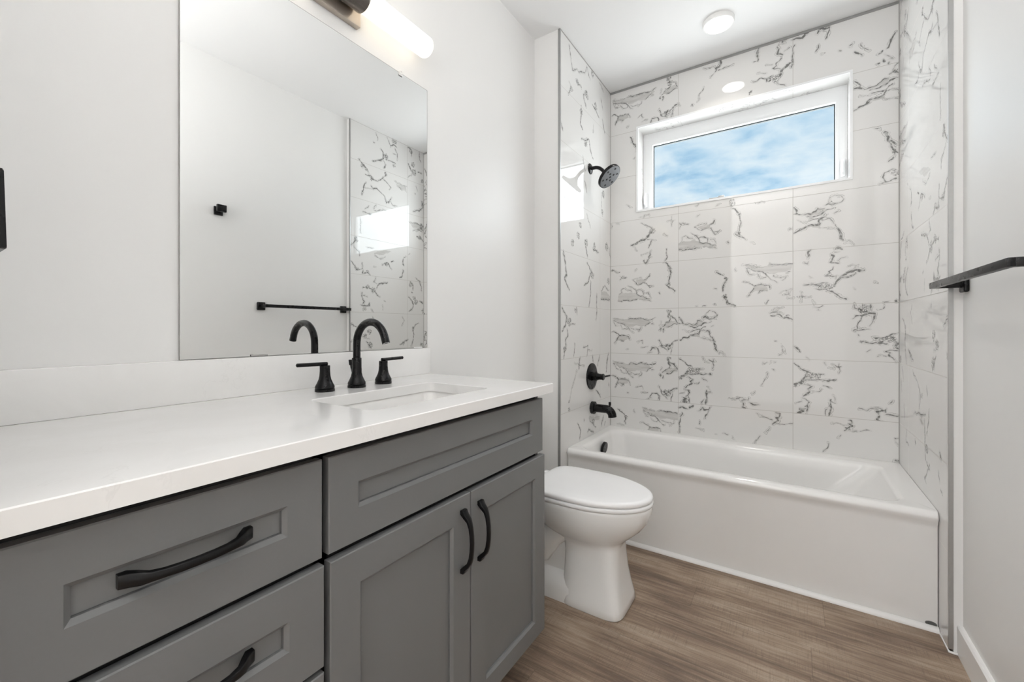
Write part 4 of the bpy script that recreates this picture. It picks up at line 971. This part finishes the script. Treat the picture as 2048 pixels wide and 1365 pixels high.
# ------------------------------------------------------------------ faucet
fc = thing('faucet', 'matte black widespread faucet with gooseneck spout and two lever handles behind the sink', 'faucet')
FX, FY = -1.102, 0.807
bell = [(0, .0265), (.007, .0268), (.0085, .0245), (.010, .0262), (.015, .0258), (.024, .0212), (.034, .0168), (.044, .0148)]
bm = bmesh.new(); lathe(bm, (FX, FY, Z_CT), (0, 0, 1), bell + [(.060, .0142), (.0885, .0142), (.0895, .0135), (.0895, .0112)], 36)
link('spout_base', bm, BLACK, fc, smooth=True)
pts = [(FX, FY, Z_CT + .088), (FX, FY, Z_CT + .110), (FX, FY, Z_CT + .128)]
RR = 0.0655
for i in range(1, 25):
    a = math.radians(163 * i / 24)
    pts.append((FX + RR - RR * math.cos(a), FY, Z_CT + .132 + RR * math.sin(a)))
l = Vector(pts[-1]); dr = (l - Vector(pts[-2])).normalized()
pts += [tuple(l + dr * .008), tuple(l + dr * .016)]
bm = bmesh.new(); tube(bm, pts, 0.0112, 24); 
sp = link('spout', bm, BLACK, fc, smooth=True)
bm = bmesh.new(); q = Vector(pts[-1]); lathe(bm, q - dr * 0.001, dr, [(0, .0088), (.0016, .0088), (.0016, .0060), (.0006, .0055)], 24)
link('aerator', bm, CHROME, sp, smooth=True)
bm = bmesh.new(); tube(bm, [(FX - .016, FY, Z_CT + .030), (FX - .024, FY - .002, Z_CT + .060), (FX - .026, FY - .002, Z_CT + .070)], .0027, 10)
lathe(bm, (FX - .026, FY - .002, Z_CT + .066), (-.08, 0, 1), [(0, .0042), (.001, .0052), (.016, .0062), (.017, .005)], 16)
link('lift_rod', bm, BLACK, fc, smooth=True)
for s, hy in ((-1, 0.7045), (1, 0.9105)):
    bm = bmesh.new(); lathe(bm, (FX - .004, hy, Z_CT), (0, 0, 1), bell + [(.058, .0138), (.0725, .0138), (.0735, .013)], 36)
    h = link('valve_handle', bm, BLACK, fc, smooth=True)
    bm = bmesh.new()
    y0, y1 = hy - s * .008, hy + s * .083
    for a, b in ((0, 1),):
        lathe(bm, (FX - .004, y0, Z_CT + .0775), (0, s, 0.02), [(0, .0030), (.002, .0055), (.089, .0052), (.091, .0030)], 20)
    link('lever', bm, BLACK, h, smooth=True)
rebase(fc, (FX, FY, Z_CT))

# ------------------------------------------------------------------ wall mirror
mr = thing('wall_mirror', 'frameless rectangular mirror resting on the backsplash above the vanity', 'mirror')
boxo('mirror_glass', MIRR, (X_L + 0.0012, X_L + 0.006, 0.399, 1.2155, 1.0436, 2.0708), mr)
bm = bmesh.new(); ex = X_L + 0.0062
def rect_ring_x(bm, y0, y1, z0, z1, t, xa, xb):
    for d in ((y0 - t, y0, z0 - t * 0, z1 + t), (y1, y1 + t, z0, z1 + t), (y0, y1, z1, z1 + t)):
        box(bm, xa, xb, *d)
rect_ring_x(bm, 0.399, 1.2155, 1.0436, 2.0708, 0.0012, X_L + 0.001, ex)
link('ground_edge', bm, CAULK, mr)
bm = bmesh.new(); lathe(bm, (X_L + 0.001, 1.0785, 2.0725), (1, 0, 0), [(0, .0085), (.006, .0085), (.0105, .007), (.0105, .0035), (.0075, .003)], 20)
box(bm, X_L + 0.0065, X_L + 0.0095, 1.0705, 1.0865, 2.060, 2.071, bev=0.001)
link('top_clip', bm, CLEAR, mr, smooth=True)
for yc, m_ in ((0.578, DARKGREY), (1.165, CLEAR)):
    bm = bmesh.new(); box(bm, X_L + 0.0062, X_L + 0.0085, yc - 0.022, yc + 0.022, 1.0436, 1.0475)
    if m_ is DARKGREY: box(bm, X_L + 0.0062, X_L + 0.009, yc - 0.022, yc - 0.016, 1.0436, 1.0485)
    link('bottom_clip', bm, CAULK if m_ is DARKGREY else CLEAR, mr)
rebase(mr, (X_L + 0.004, 0.807, 1.0436))

# ------------------------------------------------------------------ vanity light
vl = thing('vanity_light', 'horizontal two-tube wall light with lit opal glass and dark metal centre above the mirror', 'wall light')
LX, LY, LZ = -1.1545, 0.807, 2.184
boxo('back_plate', NICKEL, (X_L + 0.0005, X_L + 0.021, LY - 0.086, LY + 0.086, 2.1235, 2.2445), vl, bev=0.0015)
bm = bmesh.new(); tube(bm, [(X_L + 0.02, LY, LZ), (LX - 0.02, LY, LZ)], 0.016, 20)
link('arm', bm, GUN, vl, smooth=True)
bm = bmesh.new(); lathe(bm, (LX, LY - 0.063, LZ), (0, 1, 0), [(0, .034), (0.0, .0415), (.002, .0425), (.124, .0425), (.126, .0415), (.126, .034)], 48)
link('centre_cup', bm, GUN, vl, smooth=True)
for s in (-1, 1):
    bm = bmesh.new(); r = 0.038
    pr = [(0, r * 0.9), (0.0, r)] + [(0.280, r)] + [(0.280 + 0.018 * math.sin(a), r - 0.018 + 0.018 * math.cos(a)) for a in [math.radians(q) for q in (15, 30, 45, 60, 75, 90)]]
    lathe(bm, (LX, LY + s * 0.058, LZ), (0, s, 0), pr, 48)
    link('glass_shade', bm, TUBEG, vl, smooth=True)
rebase(vl, (X_L, LY, LZ))

# ------------------------------------------------------------------ ceiling light over the tub
cl = thing('ceiling_light', 'small round white disc light lit on the ceiling over the bathtub', 'ceiling light')
bm = bmesh.new(); lathe(bm, (-0.325, 2.495, Z_C), (0, 0, -1), [(0, .078), (.012, .0775), (.020, .074), (.0215, .070), (.0205, .066)], 56)
link('trim_ring', bm, TRIMP, cl, smooth=True)
bm = bmesh.new(); lathe(bm, (-0.325, 2.495, Z_C - 0.0202), (0, 0, -1), [(0, .0662), (.0022, .064), (.0032, .052), (.0036, .001)], 56)
link('lens', bm, LENS, cl, smooth=True)
rebase(cl, (-0.325, 2.495, Z_C))

# ------------------------------------------------------------------ bathtub
tb = thing('bathtub', 'white alcove bathtub with flat apron between the marble tiled walls', 'bathtub')
TX0, TX1, TY1 = X_TL + 0.0015, X_TR - 0.0015, Y_B - 0.0015
def TR(x0, x1, y0, y1, r, z): return rrect(x0, x1, y0, y1, r, z, 12)
rings = [TR(TX0, TX1, 2.1655, TY1, .004, 0.0), TR(TX0, TX1, 2.1655, TY1, .004, 0.375), TR(TX0, TX1, 2.1635, TY1, .005, 0.388), TR(TX0, TX1, 2.1560, TY1, .006, 0.402)]
for a in range(0, 91, 15):                        # rolled front lip
    t = math.radians(a); r = 0.024
    rings.append(TR(TX0, TX1, 2.148 + r - r * math.cos(t), TY1, .008, Z_RIM - r + r * math.sin(t)))
ins = lambda g, z, r=.075, k=0.0: TR(-1.001 + g, 0.368 - g - k, 2.204 + g, 2.758 - g, r, z)
rings += [ins(-0.010, Z_RIM), ins(-0.004, Z_RIM - 0.0012), ins(0.004, Z_RIM - 0.006), ins(0.010, Z_RIM - 0.015), ins(0.014, Z_RIM - 0.03)]
for t in (0.15, 0.3, 0.45, 0.6, 0.75, 0.88):
    z = Z_RIM - 0.03 - t * 0.33
    rings.append(TR(-0.987 + 0.05 * t, 0.354 - 0.30 * t, 2.218 + 0.045 * t, 2.744 - 0.045 * t, .08 + .03 * t, z))
for g, z in ((0.012, 0.086), (0.035, 0.070), (0.075, 0.063), (0.16, 0.060)):
    rings.append(TR(-0.926 + g, 0.085 - g - 0.03, 2.262 + g, 2.700 - g, .10, z))
bm = bmesh.new(); loft(bm, rings, True, True)
link('tub_shell', bm, ACRY, tb, smooth=True, angle=40)
bm = bmesh.new(); ox = -0.9740
lathe(bm, (ox - 0.004, 2.495, 0.379), (1, 0, -0.14), [(0, .026), (.004, .026), (.004, .0375), (.0175, .0385), (.0195, .0365), (.0200, .001)], 40)
link('overflow_cover', bm, BLACK, tb, smooth=True)
bm = bmesh.new(); lathe(bm, (-0.70, 2.48, 0.060), (0, 0, 1), [(0, .032), (.003, .032), (.004, .027), (.002, .022), (.007, .018), (.009, .001)], 32)
link('drain_stopper', bm, BLACK, tb, smooth=True)
bm = bmesh.new()                                   # small oval access grommet low on the apron
n = 28; cx_, cz_ = 0.4335, 0.0215
el = lambda rx, rz, y: [(cx_ + rx * math.cos(2 * math.pi * i / n), y, cz_ + rz * math.sin(2 * math.pi * i / n)) for i in range(n)]
loft(bm, [el(.0165, .0085, 2.1660), el(.0165, .0085, 2.1632), el(.0148, .0070, 2.1630), el(.0138, .0062, 2.1652), el(.005, .002, 2.1654)])
link('access_grommet', bm, DARKGREY, tb, smooth=True)
rebase(tb, (-0.30, 2.50, 0.0))

# ------------------------------------------------------------------ shower fittings on the left tile wall
sh = thing('shower', 'matte black round rain shower head on a bent arm high on the left tile wall', 'shower')
P0 = Vector((X_TL, 2.485, 2.126))
bm = bmesh.new(); lathe(bm, P0, (1, 0, 0), [(0, .0335), (.003, .0335), (.007, .029), (.010, .016), (.012, .012)], 36)
link('flange', bm, BLACK, sh, smooth=True)
HD = Vector((0.70, -0.05, -0.72)).normalized()
FC = Vector((-0.924, 2.482, 2.047))              # centre of the spray face
joint = FC - HD * 0.058
pts = [P0 + Vector((.004, 0, 0)), P0 + Vector((.022, 0, 0.001))]
b0 = P0 + Vector((.028, 0, .001)); ctrl = P0 + Vector((.062, 0, .003))
for i in range(0, 11):
    t = i / 10; pts.append(b0 * (1 - t) ** 2 + ctrl * 2 * t * (1 - t) + (joint - HD * 0.004) * t ** 2)
bm = bmesh.new(); tube(bm, pts, 0.0108, 20)
link('arm', bm, BLACK, sh, smooth=True)
bm = bmesh.new(); lathe(bm, joint, HD, [(-.004, .0125), (.001, .0128), (.0015, .0155), (.012, .0175), (.018, .024), (.022, .030), (.030, .034), (.032, .046), (.038, .066), (.0400, .0775), (.042, .079), (.055, .079), (.0575, .0775), (.0575, .074)], 56)
hd = link('shower_head', bm, BLACK, sh, smooth=True)
bm = bmesh.new(); lathe(bm, joint, HD, [(.0560, .0745), (.0582, .0745), (.0584, .050), (.0584, .001)], 56)
link('spray_face', bm, FACE, hd, smooth=True)
a_, b_ = frame_from(HD)
for r, k, ph in ((.056, 6, .3), (.026, 4, .6), (.0, 1, 0)):
    for i in range(k):
        an = ph + 2 * math.pi * i / k
        bm = bmesh.new(); lathe(bm, joint + HD * .0582 + a_ * (r * math.cos(an)) + b_ * (r * math.sin(an)), HD, [(0, .0066), (.0016, .0064), (.0022, .0050)], 12)
        link('nozzle', bm, RUBBER, hd, smooth=True)
rebase(sh, P0)

vt = thing('shower_valve', 'round matte black valve plate with lever above the tub spout on the tile wall', 'shower valve')
V0 = Vector((X_TL, 2.5087, 0.8155))
bm = bmesh.new(); lathe(bm, V0, (1, 0, 0), [(0, .0835), (.003, .0840), (.0065, .0825), (.0085, .072), (.009, .03)], 64)
link('escutcheon', bm, BLACK, vt, smooth=True)
bm = bmesh.new(); lathe(bm, V0, (1, 0, 0), [(.006, .0285), (.036, .0275), (.038, .0245), (.0385, .0215), (.047, .0208), (.052, .0185), (.072, .0185), (.074, .020), (.081, .020), (.083, .018)], 40)
hub = link('hub', bm, BLACK, vt, smooth=True)
bm = bmesh.new(); tube(bm, [V0 + Vector((.075, .006, 0)), V0 + Vector((.083, .03, .001)), V0 + Vector((.090, .085, .002)), V0 + Vector((.0902, .088, .002))], [.0062, .0060, .0055, .004], 16)
link('lever', bm, BLACK, hub, smooth=True)
rebase(vt, V0)

ts = thing('tub_spout', 'matte black tub filler spout with diverter knob low on the left tile wall', 'tub spout')
S0 = Vector((X_TL, 2.5168, 0.6157))
bm = bmesh.new(); lathe(bm, S0, (1, 0, 0), [(0, .0395), (.018, .0395), (.0205, .0375), (.0205, .027)], 48)
link('flange', bm, BLACK, ts, smooth=True)
pts = [S0 + Vector((.012, 0, 0)), S0 + Vector((.06, 0, 0)), S0 + Vector((.092, 0, 0))]
for i in range(1, 10):
    a = math.radians(80 * i / 9); pts.append(S0 + Vector((.092 + .042 * math.sin(a), 0, -.042 + .042 * math.cos(a))))
pts.append(Vector(pts[-1]) + Vector((.0016, 0, -.012)))
bm = bmesh.new(); tube(bm, pts, [.0258] * (len(pts) - 1) + [.0258], 28)
link('spout_body', bm, BLACK, ts, smooth=True)
bm = bmesh.new(); lathe(bm, S0 + Vector((.118, 0, .012)), (0, 0, 1), [(0, .0042), (.012, .0042), (.0125, .0078), (.0325, .0078), (.0335, .0065)], 20)
link('diverter_knob', bm, BLACK, ts, smooth=True)
rebase(ts, S0)

# ------------------------------------------------------------------ toilet
to = thing('toilet', 'white elongated two-piece toilet with closed lid between vanity and bathtub', 'toilet')
TYC = 1.658
def egg(xf, xb, hw, z, pf=2.0, pb=2.6, split=0.44, n=44, yc=None):
    """closed outline: front tip xf, back xb, half-width hw; blunter at the back"""
    xm = xb + (xf - xb) * split; out = []
    yc = TYC if yc is None else yc
    for i in range(n):
        a = 2 * math.pi * i / n; c, s = math.cos(a), math.sin(a)
        if c >= 0: x = xm + (xf - xm) * abs(c) ** (2 / pf); y = hw * math.copysign(abs(s) ** (2 / pf), s)
        else: x = xm - (xm - xb) * abs(c) ** (2 / pb); y = hw * math.copysign(abs(s) ** (2 / pb), s)
        out.append(Vector((x, yc + y, z)))
    return out
# bowl + front pedestal as one flowing surface
bm = bmesh.new()
rings = [egg(-.540, -.800, .118, 0.000, 5.5, 5, .5), egg(-.536, -.800, .121, 0.006, 5.5, 5, .5), egg(-.540, -.800, .118, 0.030, 5.5, 5, .5),
         egg(-.551, -.795, .108, 0.080, 5.2, 5, .5), egg(-.560, -.792, .100, 0.135, 4.8, 5, .5), egg(-.565, -.792, .0955, 0.200, 4.2, 4.5, .5),
         egg(-.566, -.800, .0955, 0.240, 3.6, 4, .5), egg(-.562, -.830, .101, 0.258, 2.8, 3.4, .5), egg(-.548, -.870, .116, 0.275, 2.5, 3, .5),
         egg(-.520, -.905, .138, 0.298, 2.3, 2.8, .47), egg(-.490, -.930, .156, 0.325, 2.15, 2.7, .45), egg(-.468, -.95, .168, 0.355, 2.1, 2.7, .44),
         egg(-.456, -.965, .1755, 0.385, 2.05, 2.7, .44), egg(-.450, -.975, .1785, 0.408, 2.0, 2.7, .44), egg(-.450, -.98, .179, 0.419, 2.0, 2.7, .44),
         egg(-.453, -.98, .176, 0.4235, 2.0, 2.7, .44), egg(-.470, -.97, .16, 0.4240, 2.0, 2.7, .44)]
loft(bm, rings)
# rear deck carrying the tank
loft(bm, [rrect(-1.19, -.90, TYC - .085, TYC + .085, .03, .26), rrect(-1.19, -.90, TYC - .11, TYC + .11, .03, .33),
          rrect(-1.195, -.90, TYC - .13, TYC + .13, .03, .39), rrect(-1.195, -.90, TYC - .132, TYC + .132, .03, .419), rrect(-1.192, -.903, TYC - .129, TYC + .129, .03, .423)])
# trapway body
loft(bm, [rrect(-1.16, -.76, TYC - .066, TYC + .066, .03, .03), rrect(-1.16, -.76, TYC - .066, TYC + .066, .03, .20), rrect(-1.16, -.76, TYC - .075, TYC + .075, .03, .33)])
pts = [(-.78, .30), (-.85, .245), (-.90, .165), (-.955, .135), (-1.01, .165), (-1.05, .235), (-1.10, .27)]
for sgn in (-1, 1):
    tube(bm, [(x, TYC + sgn * .058, z) for x, z in pts], [.050, .054, .052, .050, .050, .050, .045], 18)
# foot block behind the column
FP = lambda x1, hw, z: rrect(-1.17, x1, TYC - hw, TYC + hw, .03, z)
loft(bm, [FP(-.70, .113, 0.0), FP(-.70, .113, .045), FP(-.71, .109, .062), FP(-.72, .095, .085), FP(-.73, .070, .105)])
o = link('bowl', bm, PORC, to, smooth=True, angle=60)
bm = bmesh.new()
seat = lambda g, z: egg(-.4465 - g, -.935 + g * .4, .1815 - g, z, 2.0, 5.2, .44)
loft(bm, [seat(.010, .4245), seat(.002, .4262), seat(0, .430), seat(0, .438), seat(.003, .4412), seat(.010, .4424)])
link('seat', bm, LIDM, to, smooth=True, angle=60)
bm = bmesh.new()
lid = lambda g, z: egg(-.4480 - g, -.932 + g * .4, .1805 - g, z, 2.0, 5.5, .44)
loft(bm, [lid(.012, .4430), lid(.003, .4442), lid(0, .448), lid(0, .4555), lid(.003, .4605), lid(.009, .4635), lid(.018, .4648), lid(.06, .4662), lid(.12, .4668)])
link('lid', bm, LIDM, to, smooth=True, angle=60)
for s in (-1, 1): boxo('hinge', LIDM, (-.968, -.930, TYC + s * .075 - .018, TYC + s * .075 + .018, .4232, .452), to, bev=.006)
bm = bmesh.new()
TK = lambda g, z, r=.03: rrect(-1.205 + g * .3, -1.045 - g, TYC - .185 + g, TYC + .185 - g, r, z)
loft(bm, [TK(.035, .4235), TK(.02, .44), TK(.012, .52), TK(.004, .64), TK(0, .725), TK(.004, .728)])
tk = link('tank', bm, PORC, to, smooth=True, angle=50)
bm = bmesh.new(); TL = lambda g, z: rrect(-1.212 + g, -1.036 - g, TYC - .193 + g, TYC + .193 - g, .03, z)
loft(bm, [TL(.006, .728), TL(0, .733), TL(0, .752), TL(.004, .759), TL(.012, .762), TL(.05, .7635)])
link('tank_lid', bm, PORC, to, smooth=True, angle=50)
bm = bmesh.new(); lathe(bm, (-1.046, TYC - .14, .69), (1, 0, 0), [(0, .014), (.010, .014), (.013, .010)], 20)
tube(bm, [(-1.030, TYC - .14, .69), (-1.027, TYC - .115, .688), (-1.027, TYC - .075, .684)], [.006, .0065, .005], 12)
link('flush_lever', bm, CHROME, tk, smooth=True)
rebase(to, (-.86, TYC, 0.0))

# ------------------------------------------------------------------ towel bar on the right wall
tw = thing('towel_bar', 'matte black square towel bar mounted on the right wall', 'towel bar')
BX, BZ, BY0, BY1 = 0.4085, 1.2665, 1.398, 2.008
boxo('bar', BLACK, (BX - .0085, BX + .0085, BY0 - .0100, BY1 + .0150, BZ - .0105, BZ + .0105), tw, bev=.0022)
for yy in (BY0, BY1):
    bm = bmesh.new()
    box(bm, BX + .004, X_R - .004, yy - .0105, yy + .0105, BZ - .0105, BZ + .0105, bev=.0022)
    pst = link('post', bm, BLACK, tw, smooth=True)
    bm = bmesh.new()
    box(bm, X_R - .0145, X_R - .0002, yy - .0255, yy + .0255, BZ - .0265, BZ + .0265, bev=.005, seg=3)
    link('wall_plate', bm, BLACK, pst, smooth=True)
rebase(tw, (X_R, (BY0 + BY1) / 2, BZ))

# robe hook on the right wall, seen in the mirror
rh = thing('robe_hook', 'small black square robe hook on the right wall seen in the mirror', 'hook')
HY_, HZ_ = 1.150, 1.8400
boxo('wall_plate', BLACK, (X_R - .012, X_R - .0002, HY_ - .024, HY_ + .024, HZ_ - .030, HZ_ + .022), rh, bev=.003)
boxo('stem', BLACK, (X_R - .046, X_R - .010, HY_ - .012, HY_ + .012, HZ_ - .010, HZ_ + .014), rh, bev=.002)
boxo('hook_block', BLACK, (X_R - .060, X_R - .040, HY_ - .025, HY_ + .025, HZ_ - .016, HZ_ + .026), rh, bev=.002)
rebase(rh, (X_R, HY_, HZ_))

# towel ring on the short wall at the near end of the vanity (only its outer corner is in view)
rg = thing('towel_ring', 'black square towel ring at the left edge above the near end of the countertop', 'towel ring')
GX, GY, GZ = -0.912, 0.0835, 1.2745
bm = bmesh.new()
W2, H2, T2 = .0620, .0520, .0135
O_ = [(-W2, -H2), (W2, -H2), (W2, H2), (-W2, H2)]; I_ = [(-W2 + T2, -H2 + T2), (W2 - T2, -H2 + T2), (W2 - T2, H2 - T2), (-W2 + T2, H2 - T2)]
vv = {}
for nm, L_, y in (('of', O_, -.0065), ('if', I_, -.0065), ('ob', O_, .0075), ('ib', I_, .0075)):
    vv[nm] = [bm.verts.new((GX + x, GY + y + (.0 if z > 0 else .0025), GZ + z)) for x, z in L_]
for i in range(4):
    j = (i + 1) % 4
    bm.faces.new((vv['of'][i], vv['of'][j], vv['if'][j], vv['if'][i])); bm.faces.new((vv['ob'][j], vv['ob'][i], vv['ib'][i], vv['ib'][j]))
    bm.faces.new((vv['of'][j], vv['of'][i], vv['ob'][i], vv['ob'][j])); bm.faces.new((vv['if'][i], vv['if'][j], vv['ib'][j], vv['ib'][i]))
bmesh.ops.recalc_face_normals(bm, faces=bm.faces[:])
bmesh.ops.bevel(bm, geom=bm.edges[:], offset=.0012, segments=2, affect='EDGES')
link('ring', bm, BLACK, rg, smooth=True)
bm = bmesh.new()
box(bm, GX - .012, GX + .012, Y_F + .006, GY + .006, GZ + H2 - .012, GZ + H2 + .010, bev=.002)
link('post', bm, BLACK, rg, smooth=True)
boxo('wall_plate', BLACK, (GX - .025, GX + .025, Y_F + .0002, Y_F + .012, GZ + H2 - .026, GZ + H2 + .024), rg, bev=.004)
rebase(rg, (GX, Y_F, GZ + H2))
